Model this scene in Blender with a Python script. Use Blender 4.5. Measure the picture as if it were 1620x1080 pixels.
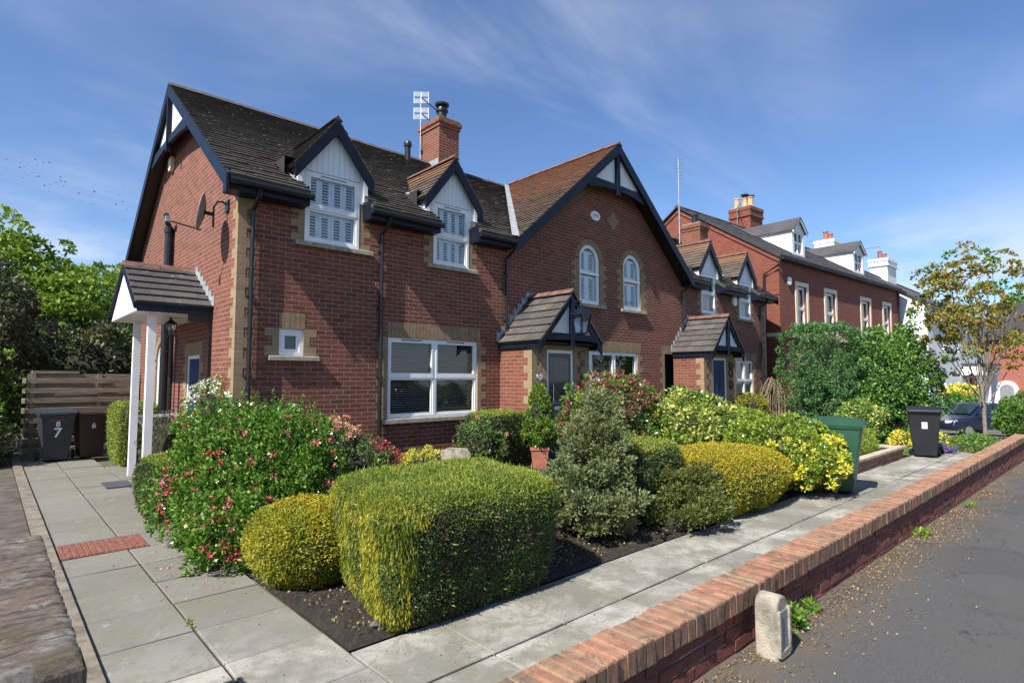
import bpy, math, random
import numpy as np
from mathutils import Vector, Matrix
from mathutils.geometry import tessellate_polygon
for o in list(bpy.data.objects): bpy.data.objects.remove(o)
S=bpy.context.scene; COL=S.collection
R=math.radians
# ---------------------------------------------------------------- camera
cam=bpy.data.objects.new('camera',bpy.data.cameras.new('camera')); COL.objects.link(cam); S.camera=cam
cam.data.sensor_width=36; cam.data.lens=20.0; cam.data.clip_end=2000; cam.data.clip_start=.05
CAMZ=1.7; yaw=math.atan(980/math.hypot(900,58)); pitch=math.atan(58/900)
fw=Vector((math.cos(yaw)*math.cos(pitch),math.sin(yaw)*math.cos(pitch),math.sin(pitch)))
cam.location=(0,0,CAMZ); cam.rotation_euler=fw.to_track_quat('-Z','Y').to_euler()
# ---------------------------------------------------------------- light
SUNTO=Vector((-1,-.17,1.06)).normalized()
sun=bpy.data.objects.new('sun',bpy.data.lights.new('sun','SUN')); COL.objects.link(sun)
sun.data.energy=4.6; sun.data.angle=R(.5); sun.data.color=(1,.95,.87)
sun.rotation_euler=SUNTO.to_track_quat('Z','Y').to_euler(); sun.location=(-20,-5,30)
W=bpy.data.worlds.new('World'); S.world=W; W.use_nodes=True
def build_world():
    nt=W.node_tree; nt.nodes.clear(); n=nt.nodes.new; L=nt.links.new
    out=n('ShaderNodeOutputWorld'); bg=n('ShaderNodeBackground'); sky=n('ShaderNodeTexSky')
    sky.sky_type='NISHITA'; sky.sun_disc=False; sky.sun_elevation=math.asin(SUNTO.z); sky.sun_rotation=math.atan2(SUNTO.x,SUNTO.y)%(2*math.pi)
    sky.air_density=1.0; sky.dust_density=.25; sky.ozone_density=2.2; sky.altitude=50
    tc=n('ShaderNodeTexCoord'); sep=n('ShaderNodeSeparateXYZ'); L(tc.outputs['Generated'],sep.inputs[0])
    add=n('ShaderNodeMath'); add.operation='ADD'; add.inputs[1].default_value=.16; mx=n('ShaderNodeMath'); mx.operation='MAXIMUM'; mx.inputs[1].default_value=0
    L(sep.outputs['Z'],mx.inputs[0]); L(mx.outputs[0],add.inputs[0])
    dx=n('ShaderNodeMath'); dx.operation='DIVIDE'; dy=n('ShaderNodeMath'); dy.operation='DIVIDE'
    L(sep.outputs['X'],dx.inputs[0]); L(add.outputs[0],dx.inputs[1]); L(sep.outputs['Y'],dy.inputs[0]); L(add.outputs[0],dy.inputs[1])
    cb=n('ShaderNodeCombineXYZ'); L(dx.outputs[0],cb.inputs[0]); L(dy.outputs[0],cb.inputs[1])
    def layer(rot,sc,scale,lo,hi,detail,loc=(0,0,0),dist=.6):
        mp=n('ShaderNodeMapping'); mp.inputs['Rotation'].default_value=(0,0,R(rot)); mp.inputs['Scale'].default_value=sc; mp.inputs['Location'].default_value=loc
        L(cb.outputs[0],mp.inputs[0]); no=n('ShaderNodeTexNoise'); no.inputs['Scale'].default_value=scale; no.inputs['Detail'].default_value=detail
        no.inputs['Roughness'].default_value=.6; no.inputs['Distortion'].default_value=dist; L(mp.outputs[0],no.inputs[0])
        mr=n('ShaderNodeMapRange'); mr.interpolation_type='SMOOTHSTEP'; mr.inputs['From Min'].default_value=lo; mr.inputs['From Max'].default_value=hi; L(no.outputs[0],mr.inputs[0]); return mr.outputs[0]
    a=layer(38,(.5,1.25,1),1.3,.36,.80,9,(2.3,1.1,0)); b=layer(20,(.5,.7,1),.9,.34,.64,4,(5,3,0),.3)
    mul=n('ShaderNodeMath'); mul.operation='MULTIPLY'; L(a,mul.inputs[0]); L(b,mul.inputs[1])
    # low cumulus near the horizon
    c=layer(0,(1,1,1),.85,.41,.60,8,(1.2,5.4,0),.2)
    hz=n('ShaderNodeMapRange'); hz.interpolation_type='SMOOTHSTEP'; hz.inputs['From Min'].default_value=.30; hz.inputs['From Max'].default_value=.10; L(sep.outputs['Z'],hz.inputs[0])
    m2=n('ShaderNodeMath'); m2.operation='MULTIPLY'; L(c,m2.inputs[0]); L(hz.outputs[0],m2.inputs[1])
    m1=n('ShaderNodeMath'); m1.operation='MULTIPLY'; m1.inputs[1].default_value=.62; L(mul.outputs[0],m1.inputs[0])
    mm=n('ShaderNodeMath'); mm.operation='MAXIMUM'; L(m1.outputs[0],mm.inputs[0]); 
    m3=n('ShaderNodeMath'); m3.operation='MULTIPLY'; m3.inputs[1].default_value=.9; L(m2.outputs[0],m3.inputs[0]); L(m3.outputs[0],mm.inputs[1])
    tint=n('ShaderNodeMix'); tint.data_type='RGBA'; tint.blend_type='MULTIPLY'; tint.inputs[0].default_value=1; L(sky.outputs[0],tint.inputs[6]); tint.inputs[7].default_value=(1.02,1.20,1.46,1)
    mix=n('ShaderNodeMix'); mix.data_type='RGBA'; L(mm.outputs[0],mix.inputs[0]); L(tint.outputs[2],mix.inputs[6]); mix.inputs[7].default_value=(7.2,7.9,9.2,1)
    L(mix.outputs[2],bg.inputs[0]); bg.inputs[1].default_value=.062; L(bg.outputs[0],out.inputs[0])
build_world()
S.view_settings.view_transform='Standard'; S.view_settings.look='None'; S.view_settings.exposure=0.9; S.view_settings.gamma=1
S.render.resolution_x=1024; S.render.resolution_y=682
# ---------------------------------------------------------------- node materials
MATS={}
class NT:
    def __init__(s,name):
        m=bpy.data.materials.new(name); m.use_nodes=True; s.m=m; s.t=m.node_tree; s.t.nodes.clear()
        s.out=s.n('ShaderNodeOutputMaterial'); s.p=s.n('ShaderNodeBsdfPrincipled'); s.L(s.p.outputs[0],s.out.inputs[0]); MATS[name]=m
        s.geo=None
    def n(s,t): return s.t.nodes.new(t)
    def L(s,a,b): s.t.links.new(a,b)
    def pos(s,scale=(1,1,1)):
        if s.geo is None: s.geo=s.n('ShaderNodeNewGeometry')
        if scale==(1,1,1): return s.geo.outputs['Position']
        m=s.n('ShaderNodeMapping'); m.inputs['Scale'].default_value=scale; s.L(s.geo.outputs['Position'],m.inputs[0]); return m.outputs[0]
    def rnd(s):
        s.pos(); return s.geo.outputs['Random Per Island']
    def noise(s,scale,detail=4,rough=.6,vec=None,dist=0):
        k=s.n('ShaderNodeTexNoise'); k.inputs['Scale'].default_value=scale; k.inputs['Detail'].default_value=detail; k.inputs['Roughness'].default_value=rough; k.inputs['Distortion'].default_value=dist
        s.L(vec or s.pos(),k.inputs[0]); return k.outputs[0]
    def rng(s,v,a,b,c=0,d=1,smooth=True):
        k=s.n('ShaderNodeMapRange'); k.interpolation_type='SMOOTHSTEP' if smooth else 'LINEAR'
        for i,x in zip(('From Min','From Max','To Min','To Max'),(a,b,c,d)): k.inputs[i].default_value=x
        s.L(v,k.inputs[0]); return k.outputs[0]
    def math(s,op,a,b):
        k=s.n('ShaderNodeMath'); k.operation=op
        for i,x in enumerate((a,b)):
            if isinstance(x,(int,float)): k.inputs[i].default_value=x
            else: s.L(x,k.inputs[i])
        return k.outputs[0]
    def mix(s,f,a,b,mode='MIX'):
        k=s.n('ShaderNodeMix'); k.data_type='RGBA'; k.blend_type=mode
        for i,x in ((0,f),(6,a),(7,b)):
            if isinstance(x,(int,float)): k.inputs[i].default_value=x
            elif isinstance(x,tuple): k.inputs[i].default_value=(*x,1)
            else: s.L(x,k.inputs[i])
        return k.outputs[2]
    def ramp(s,v,stops):
        k=s.n('ShaderNodeValToRGB'); e=k.color_ramp.elements
        while len(e)<len(stops): e.new(.5)
        for i,(p,c) in enumerate(stops): e[i].position=p; e[i].color=(*c,1)
        s.L(v,k.inputs[0]); return k.outputs[0]
    def col(s,c):
        if isinstance(c,tuple): s.p.inputs['Base Color'].default_value=(*c,1)
        else: s.L(c,s.p.inputs['Base Color'])
    def bump(s,v,strength=.4,dist=.01):
        b=s.n('ShaderNodeBump'); b.inputs['Strength'].default_value=strength; b.inputs['Distance'].default_value=dist; s.L(v,b.inputs['Height']); s.L(b.outputs[0],s.p.inputs['Normal'])
    def rough(s,v):
        if isinstance(v,(int,float)): s.p.inputs['Roughness'].default_value=v
        else: s.L(v,s.p.inputs['Roughness'])
def simple(name,c,rough=.6,var=.15,scale=8,metal=0,bump=0):
    k=NT(name); nz=k.noise(scale,5); lo=tuple(x*(1-var) for x in c); hi=tuple(min(1,x*(1+var)) for x in c)
    k.col(k.mix(k.rng(nz,.3,.7),lo,hi)); k.rough(rough); k.p.inputs['Metallic'].default_value=metal
    if bump: k.bump(k.noise(scale*8,4),bump,.01)
    return k.m
def brickmat(name,c1,c2,mortar,stain=(.25,.2,.17),stain_amt=.25,c3=None,squash=0,ang=0,mw=.011):
    k=NT(name); pos=k.pos(); sp=k.n('ShaderNodeSeparateXYZ'); k.L(pos,sp.inputs[0])
    if ang:   # wall turned in plan
        a=k.math('MULTIPLY',sp.outputs[0],math.cos(ang)+math.sin(ang)); b=k.math('MULTIPLY',sp.outputs[1],math.cos(ang)-math.sin(ang)); u=k.math('ADD',a,b)
    else: u=k.math('ADD',sp.outputs[0],sp.outputs[1])
    cb=k.n('ShaderNodeCombineXYZ'); k.L(u,cb.inputs[0]); k.L(sp.outputs[2],cb.inputs[1])
    wob=k.noise(2.5,2); 
    b=k.n('ShaderNodeTexBrick'); k.L(cb.outputs[0],b.inputs['Vector']); b.inputs['Scale'].default_value=1; b.inputs['Brick Width'].default_value=.225; b.inputs['Row Height'].default_value=.075
    b.inputs['Mortar Size'].default_value=mw/2; b.inputs['Mortar Smooth'].default_value=.25; b.inputs['Color1'].default_value=(0,0,0,1); b.inputs['Color2'].default_value=(1,1,1,1); b.inputs['Mortar'].default_value=(.5,.5,.5,1); b.inputs['Bias'].default_value=0
    bc=k.ramp(b.outputs['Color'],[(0,c1),(.45,tuple((x+y)/2 for x,y in zip(c1,c2))),(.8,c2),(1,c3 or c2)])
    fine=k.noise(60,4); bc=k.mix(k.rng(fine,.35,.75,0,.35),bc,tuple(x*.55 for x in c1))
    big=k.noise(.9,4); bc=k.mix(k.rng(big,.4,.72,0,stain_amt),bc,stain,'MULTIPLY' if stain_amt<0 else 'MIX')
    mo=k.mix(k.rng(k.noise(3,3),.35,.7),mortar,tuple(x*.7 for x in mortar))
    k.col(k.mix(b.outputs['Fac'],bc,mo)); k.rough(.88)
    h=k.math('SUBTRACT',k.math('MULTIPLY',fine,.35),b.outputs['Fac']); k.bump(h,.7,.006)
    return k.m
M_brick=brickmat('red_brick',(.15,.043,.024),(.235,.072,.039),(.32,.245,.185),(.12,.044,.028),.45,(.105,.033,.025))
M_tan=brickmat('buff_brick',(.27,.18,.10),(.34,.235,.13),(.33,.27,.19),(.22,.16,.10),.5,(.29,.20,.115))
M_villa=brickmat('villa_brick',(.17,.046,.028),(.24,.07,.042),(.24,.13,.09),(.13,.05,.035),.35,(.19,.055,.035),ang=R(-3.4),mw=.007)
M_farbrick=brickmat('far_brick',(.30,.09,.06),(.36,.12,.08),(.38,.2,.15),(.3,.1,.07),.2)
def islandbrick(name,ramp,patch=None,patch_amt=.5,bump=.8,stain=None):
    k=NT(name); c=k.ramp(k.rnd(),ramp); n1=k.noise(14,6,.7); c=k.mix(k.rng(n1,.4,.7,0,.55),c,tuple(x*.45 for x in ramp[0][1]))
    if patch: c=k.mix(k.rng(k.noise(7,6,.75,dist=.5),.52,.62,0,patch_amt),c,patch)
    if stain: c=k.mix(k.rng(k.noise(1.3,4),.45,.65,0,.8),c,stain)
    k.col(c); k.rough(.9); k.bump(k.noise(45,6,.75),bump,.012); return k.m
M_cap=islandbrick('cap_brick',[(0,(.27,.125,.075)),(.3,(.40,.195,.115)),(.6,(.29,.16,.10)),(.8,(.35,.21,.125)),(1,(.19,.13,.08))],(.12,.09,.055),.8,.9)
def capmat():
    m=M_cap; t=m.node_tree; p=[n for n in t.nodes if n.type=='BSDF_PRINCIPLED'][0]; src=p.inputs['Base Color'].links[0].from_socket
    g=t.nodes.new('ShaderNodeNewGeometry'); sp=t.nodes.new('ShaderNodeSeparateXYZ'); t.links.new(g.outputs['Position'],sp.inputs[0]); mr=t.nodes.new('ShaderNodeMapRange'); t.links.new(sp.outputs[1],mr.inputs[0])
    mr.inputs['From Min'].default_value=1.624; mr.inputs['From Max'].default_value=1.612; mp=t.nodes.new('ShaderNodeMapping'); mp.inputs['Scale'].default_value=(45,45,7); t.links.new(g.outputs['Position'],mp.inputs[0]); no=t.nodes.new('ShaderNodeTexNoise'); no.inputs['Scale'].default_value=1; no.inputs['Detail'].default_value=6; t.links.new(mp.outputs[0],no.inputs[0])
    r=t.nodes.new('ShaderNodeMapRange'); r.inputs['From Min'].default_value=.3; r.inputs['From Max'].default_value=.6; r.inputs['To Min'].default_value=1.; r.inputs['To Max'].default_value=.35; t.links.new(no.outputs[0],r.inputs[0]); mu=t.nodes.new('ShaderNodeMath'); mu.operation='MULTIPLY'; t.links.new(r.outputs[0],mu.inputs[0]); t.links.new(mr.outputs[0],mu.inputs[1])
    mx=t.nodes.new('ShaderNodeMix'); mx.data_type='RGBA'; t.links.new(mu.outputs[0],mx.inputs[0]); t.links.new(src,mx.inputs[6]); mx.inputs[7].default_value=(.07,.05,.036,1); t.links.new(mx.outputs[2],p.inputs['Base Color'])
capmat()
M_wallb=islandbrick('garden_brick',[(0,(.15,.042,.03)),(.5,(.20,.055,.035)),(1,(.11,.04,.035))],(.09,.05,.04),.3,.9)
M_old=islandbrick('weathered_brick',[(0,(.27,.21,.155)),(.5,(.23,.18,.14)),(1,(.30,.225,.165))],(.46,.45,.42),.55,1.0)
M_mortar=simple('mortar',(.27,.23,.19),.95,.3,12,bump=.6)
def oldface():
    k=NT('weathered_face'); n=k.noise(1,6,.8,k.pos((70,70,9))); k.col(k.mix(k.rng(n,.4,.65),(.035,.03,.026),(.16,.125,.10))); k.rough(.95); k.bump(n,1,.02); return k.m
def oldtop():
    t=M_old.node_tree; p=[n for n in t.nodes if n.type=='BSDF_PRINCIPLED'][0]; src=p.inputs['Base Color'].links[0].from_socket; N=t.nodes.new; L=t.links.new
    g=N('ShaderNodeNewGeometry'); sp=N('ShaderNodeSeparateXYZ'); L(g.outputs['Position'],sp.inputs[0]); no=N('ShaderNodeTexNoise'); no.inputs['Scale'].default_value=5; no.inputs['Detail'].default_value=6; mp=N('ShaderNodeMapping'); mp.inputs['Scale'].default_value=(.4,1,1); L(g.outputs['Position'],mp.inputs[0]); L(mp.outputs[0],no.inputs[0])
    def M(op,a,b):
        k=N('ShaderNodeMath'); k.operation=op
        for i,x in enumerate((a,b)):
            if isinstance(x,(int,float)): k.inputs[i].default_value=x
            else: L(x,k.inputs[i])
        return k.outputs[0]
    y=M('DIVIDE',M('ADD',sp.outputs[1],M('MULTIPLY',no.outputs[0],.06)),.1165/2); fr=M('ABSOLUTE',M('SUBTRACT',M('FRACT',y,0),.5),0)
    mr=N('ShaderNodeMapRange'); mr.inputs['From Min'].default_value=.38; mr.inputs['From Max'].default_value=.5; L(fr,mr.inputs[0])
    n2=N('ShaderNodeTexNoise'); n2.inputs['Scale'].default_value=12; L(g.outputs['Position'],n2.inputs[0]); r2=N('ShaderNodeMapRange'); r2.inputs['From Min'].default_value=.35; r2.inputs['From Max'].default_value=.55; L(n2.outputs[0],r2.inputs[0])
    nb=N('ShaderNodeTexNoise'); nb.inputs['Scale'].default_value=1; nb.inputs['Detail'].default_value=8; nb.inputs['Roughness'].default_value=.8; mb_=N('ShaderNodeMapping'); mb_.inputs['Scale'].default_value=(38,95,60); L(g.outputs['Position'],mb_.inputs[0]); L(mb_.outputs[0],nb.inputs[0]); bp=N('ShaderNodeBump'); bp.inputs['Strength'].default_value=1; bp.inputs['Distance'].default_value=.018; L(nb.outputs[0],bp.inputs['Height']); L(bp.outputs[0],p.inputs['Normal'])
    m=M('MULTIPLY',mr.outputs[0],r2.outputs[0]); mx=N('ShaderNodeMix'); mx.data_type='RGBA'; L(m,mx.inputs[0]); L(src,mx.inputs[6]); mx.inputs[7].default_value=(.028,.024,.018,1)
    n3=N('ShaderNodeTexNoise'); n3.inputs['Scale'].default_value=4; n3.inputs['Detail'].default_value=5; mp3=N('ShaderNodeMapping'); mp3.inputs['Scale'].default_value=(.5,2.2,1); mp3.inputs['Location'].default_value=(3.1,1,0); L(g.outputs['Position'],mp3.inputs[0]); L(mp3.outputs[0],n3.inputs[0]); r3=N('ShaderNodeMapRange'); r3.inputs['From Min'].default_value=.60; r3.inputs['From Max'].default_value=.66; L(n3.outputs[0],r3.inputs[0])
    m2=N('ShaderNodeMix'); m2.data_type='RGBA'; L(r3.outputs[0],m2.inputs[0]); L(mx.outputs[2],m2.inputs[6]); m2.inputs[7].default_value=(.34,.17,.12,1)
    r4=N('ShaderNodeMapRange'); r4.inputs['From Min'].default_value=.42; r4.inputs['From Max'].default_value=.36; r4.inputs['To Max'].default_value=.6; L(n3.outputs[0],r4.inputs[0]); m3=N('ShaderNodeMix'); m3.data_type='RGBA'; L(r4.outputs[0],m3.inputs[0]); L(m2.outputs[2],m3.inputs[6]); m3.inputs[7].default_value=(.13,.115,.04,1)
    r5=N('ShaderNodeMapRange'); r5.inputs['From Min'].default_value=.40; r5.inputs['From Max'].default_value=.56; r5.inputs['To Min'].default_value=.5; r5.inputs['To Max'].default_value=0; L(nb.outputs[0],r5.inputs[0]); m4=N('ShaderNodeMix'); m4.data_type='RGBA'; L(r5.outputs[0],m4.inputs[0]); L(m3.outputs[2],m4.inputs[6]); m4.inputs[7].default_value=(.05,.042,.034,1); L(m4.outputs[2],p.inputs['Base Color'])
oldtop()
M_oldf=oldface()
def roofmat(name,ca,cb,lich,lamt,rust=None,ridge=None):
    k=NT(name); c=k.mix(k.rnd(),ca,cb); c=k.mix(k.rng(k.noise(1.2,5),.4,.7,0,.5),c,tuple(x*.6 for x in ca))
    c=k.mix(k.rng(k.noise(9,5,.7),.60,.70,0,lamt),c,lich)
    if rust:
        sp=k.n('ShaderNodeSeparateXYZ'); k.L(k.pos(),sp.inputs[0]); f=k.rng(sp.outputs[2],ridge[0],ridge[1]); g=k.math('ADD',f,k.math('SUBTRACT',k.math('MULTIPLY',k.noise(2.2,6,.7),1.6),.8)); c=k.mix(k.rng(g,.25,.95,0,.9),c,rust)
    k.col(c); k.rough(.9); k.bump(k.noise(40,5,.7),.6,.01); return k.m
M_roof=roofmat('roof_tile',(.055,.046,.038),(.085,.072,.06),(.26,.25,.21),.55)
M_roof_g=roofmat('roof_tile_rusty',(.075,.056,.042),(.115,.08,.055),(.3,.26,.2),.5,(.20,.095,.05),(4.6,7.4))
M_roof_d=roofmat('dormer_tile',(.075,.06,.048),(.11,.085,.065),(.3,.25,.17),.4,(.19,.10,.05),(5.3,6.0))
M_roof_d0=roofmat('dormer_tile_dark',(.06,.05,.04),(.09,.075,.06),(.26,.25,.21),.5)
M_roof_p=roofmat('porch_tile',(.06,.053,.048),(.10,.088,.078),(.32,.30,.26),.45)
M_roof_c=roofmat('canopy_tile',(.045,.042,.042),(.075,.07,.068),(.32,.32,.3),.6)
M_slate=roofmat('slate',(.045,.045,.052),(.085,.08,.085),(.2,.2,.18),.25)
M_ridge=simple('ridge_terracotta',(.14,.07,.05),.85,.4,6,bump=.5)
M_ridged=simple('ridge_dark',(.07,.055,.045),.9,.4,6,bump=.5)
M_navy=simple('navy_paint',(.007,.011,.022),.42,.25,5)
M_navy.node_tree.nodes['Principled BSDF'].inputs['Specular IOR Level'].default_value=.2
M_black=simple('black_plastic',(.012,.012,.014),.35,.2,9)
M_white=simple('white_paint',(.78,.79,.79),.4,.05,3)
M_boards=simple('white_boards',(.66,.68,.70),.5,.08,3)
def boards():
    k=NT('white_boarding'); w=k.n('ShaderNodeTexWave'); w.wave_type='BANDS'; w.bands_direction='X'; w.inputs['Scale'].default_value=3.2; w.inputs['Distortion'].default_value=0; k.L(k.pos(),w.inputs[0])
    g=k.rng(w.outputs[0],.0,.12); st=k.rng(k.noise(1,5,.7,k.pos((14,14,2))),.55,.75,0,.4); c=k.mix(g,(.66,.68,.70),(.74,.75,.76)); k.col(k.mix(st,c,(.42,.40,.37))); k.rough(.5); k.bump(g,.6,.01); return k.m
M_boarding=boards()
M_lead=simple('lead',(.30,.31,.32),.6,.25,10)
M_stone=simple('stone_sill',(.33,.29,.22),.9,.25,14,bump=.5)
M_cream=simple('cream_surround',(.66,.57,.42),.7,.08,5); M_coping=simple('coping_stone',(.42,.36,.27),.85,.3,9,bump=.4)
M_concrete=simple('concrete',(.30,.265,.205),.95,.42,9,bump=.8)
M_dark=simple('dark_interior',(.02,.02,.022),.9,.2,4)
M_terra=simple('terracotta',(.36,.13,.08),.8,.2,8,bump=.3)
M_pot=simple('chimney_clay',(.55,.36,.20),.85,.15,8)
M_render=simple('white_render',(.74,.75,.76),.85,.05,2)
M_steel=simple('grey_steel',(.35,.36,.38),.45,.2,12,metal=.6)
M_door=simple('slate_door',(.06,.075,.085),.4,.08,4)
M_doorb=simple('blue_door',(.02,.035,.13),.35,.1,4)
M_fence=(lambda k:(k.col(k.mix(k.rng(k.noise(1,5,.7,k.pos((3,3,40))),.35,.7),(.14,.11,.075),(.29,.24,.17))),k.rough(.9),k.m)[-1])(NT('weathered_timber'))
M_fencee=simple('timber_end',(.42,.37,.22),.9,.2,10)
M_bing=simple('bin_green',(.018,.072,.042),.45,.12,4); M_bingr=simple('bin_grey',(.028,.034,.042),.5,.15,4); M_binb=simple('bin_black',(.012,.013,.018),.5,.15,4); M_binbr=simple('bin_brown',(.035,.018,.014),.5,.2,4)
M_sticker=simple('sticker',(.75,.76,.78),.6,.05,20); M_red=simple('red_print',(.35,.06,.05),.6,.1,20)
def glass():
    k=NT('window_glass'); k.t.nodes.remove(k.p); tr=k.n('ShaderNodeBsdfTransparent'); tr.inputs[0].default_value=(.9,.94,.95,1); gl=k.n('ShaderNodeBsdfGlossy'); gl.inputs['Roughness'].default_value=.02; gl.inputs['Color'].default_value=(1,1,1,1)
    lw=k.n('ShaderNodeLayerWeight'); lw.inputs[0].default_value=.35; f=k.rng(lw.outputs['Fresnel'],0,1,.04,.8,False); b=k.n('ShaderNodeBump'); b.inputs['Strength'].default_value=.08; b.inputs['Distance'].default_value=.05; k.L(k.noise(2.5,1),b.inputs['Height']); k.L(b.outputs[0],gl.inputs['Normal'])
    ms=k.n('ShaderNodeMixShader'); k.L(f,ms.inputs[0]); k.L(tr.outputs[0],ms.inputs[1]); k.L(gl.outputs[0],ms.inputs[2]); k.L(ms.outputs[0],k.out.inputs[0]); return k.m
M_glass=glass()
M_shut=simple('shutter_white',(.82,.88,.90),.5,.04,4); M_blind=simple('blind_slat',(.5,.5,.48),.6,.1,4); M_curtain=simple('curtain',(.55,.57,.58),.8,.08,6)
def asphalt():
    k=NT('asphalt'); n=k.noise(160,3,.8); a=k.noise(1.2,5); c=k.mix(k.rng(n,.45,.75),(.060,.058,.056),(.16,.155,.148)); c=k.mix(k.rng(a,.4,.7,0,.6),c,(.08,.073,.064)); c=k.mix(k.rng(k.noise(.5,3),.5,.54,0,.35),c,(.045,.043,.042)); c=k.mix(k.rng(k.noise(7,5,.8),.62,.68,0,.5),c,(.03,.028,.026)); vo=k.n('ShaderNodeTexVoronoi'); vo.feature='DISTANCE_TO_EDGE'; vo.inputs['Scale'].default_value=.9; dn=k.n('ShaderNodeVectorMath'); dn.operation='ADD'; nn=k.n('ShaderNodeTexNoise'); nn.inputs['Scale'].default_value=3; nn.inputs['Detail'].default_value=5; k.L(k.pos(),nn.inputs[0]); k.L(k.pos(),dn.inputs[0]); k.L(nn.outputs[1],dn.inputs[1]); k.L(dn.outputs[0],vo.inputs[0]); c=k.mix(k.math('MULTIPLY',k.rng(vo.outputs['Distance'],.012,.0,0,1),k.rng(k.noise(.7,2),.5,.6)),c,(.018,.017,.016))
    sp=k.n('ShaderNodeSeparateXYZ'); k.L(k.pos(),sp.inputs[0]); edge=k.rng(sp.outputs[1],1.05,1.62); g=k.math('MULTIPLY',edge,k.rng(k.noise(3.5,6,.75),.36,.6)); c=k.mix(k.math('MULTIPLY',g,.75),c,(.13,.10,.065)); k.col(c); k.rough(.9); k.bump(n,.6,.006); return k.m
M_asph=asphalt()
def slabmat():
    k=NT('paving_slab'); r=k.ramp(k.rnd(),[(0,(.24,.23,.20)),(.5,(.34,.325,.285)),(1,(.42,.40,.35))]); sp=k.n('ShaderNodeSeparateXYZ'); k.L(k.pos(),sp.inputs[0])
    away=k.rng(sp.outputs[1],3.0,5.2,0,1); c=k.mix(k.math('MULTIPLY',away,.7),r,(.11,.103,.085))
    d=k.noise(1.6,6,.7); c=k.mix(k.rng(d,.40,.62,0,.8),c,(.135,.13,.105)); c=k.mix(k.rng(k.noise(5,6,.8),.56,.68,0,.5),c,(.40,.385,.35)); c=k.mix(k.rng(k.noise(26,4,.7),.60,.68,0,.75),c,(.07,.062,.05)); c=k.mix(k.rng(k.noise(2.6,7,.75,dist=.8),.48,.58,0,.6),c,(.16,.155,.10)); c=k.mix(k.rng(k.noise(.8,4),.45,.6,0,.45),c,(.2,.19,.165)); k.col(c); k.rough(.9); k.bump(k.noise(90,4,.8),.5,.004); return k.m
M_slab=slabmat()
def soilmat():
    k=NT('soil'); n=k.noise(25,6,.8); k.col(k.mix(k.rng(n,.35,.7),(.022,.016,.012),(.065,.048,.035))); k.rough(.95); k.bump(n,1,.04); return k.m
M_soil=soilmat()
M_drive=simple('side_drive',(.085,.07,.055),.95,.4,4,bump=.7); M_lawnb=simple('lawn_base',(.06,.10,.025),.95,.3,5); M_ground=simple('open_ground',(.09,.10,.05),.95,.3,1); M_far_road=simple('far_road',(.11,.10,.09),.9,.2,3)
M_moss=simple('moss',(.055,.055,.03),.95,.5,30,bump=1)
def leafmat(name,stops,clump=None,csc=3,rough=.45,trans=.3,vein=0):
    B_=1.3; stops=[(p,tuple(min(.8,x*B_) for x in c_)) for p,c_ in stops]; clump=tuple(x*B_ for x in clump) if clump else None
    k=NT(name); c=k.ramp(k.rnd(),stops)
    if clump: c=k.mix(k.rng(k.noise(csc,4,.6),.42,.62,0,.85),c,clump)
    k.col(c); k.rough(rough); t=k.n('ShaderNodeBsdfTranslucent'); k.L(k.p.inputs['Base Color'].links[0].from_socket,t.inputs[0])
    ms=k.n('ShaderNodeMixShader'); ms.inputs[0].default_value=trans; k.L(k.p.outputs[0],ms.inputs[1]); k.L(t.outputs[0],ms.inputs[2]); k.L(ms.outputs[0],k.out.inputs[0]); return k.m
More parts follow.
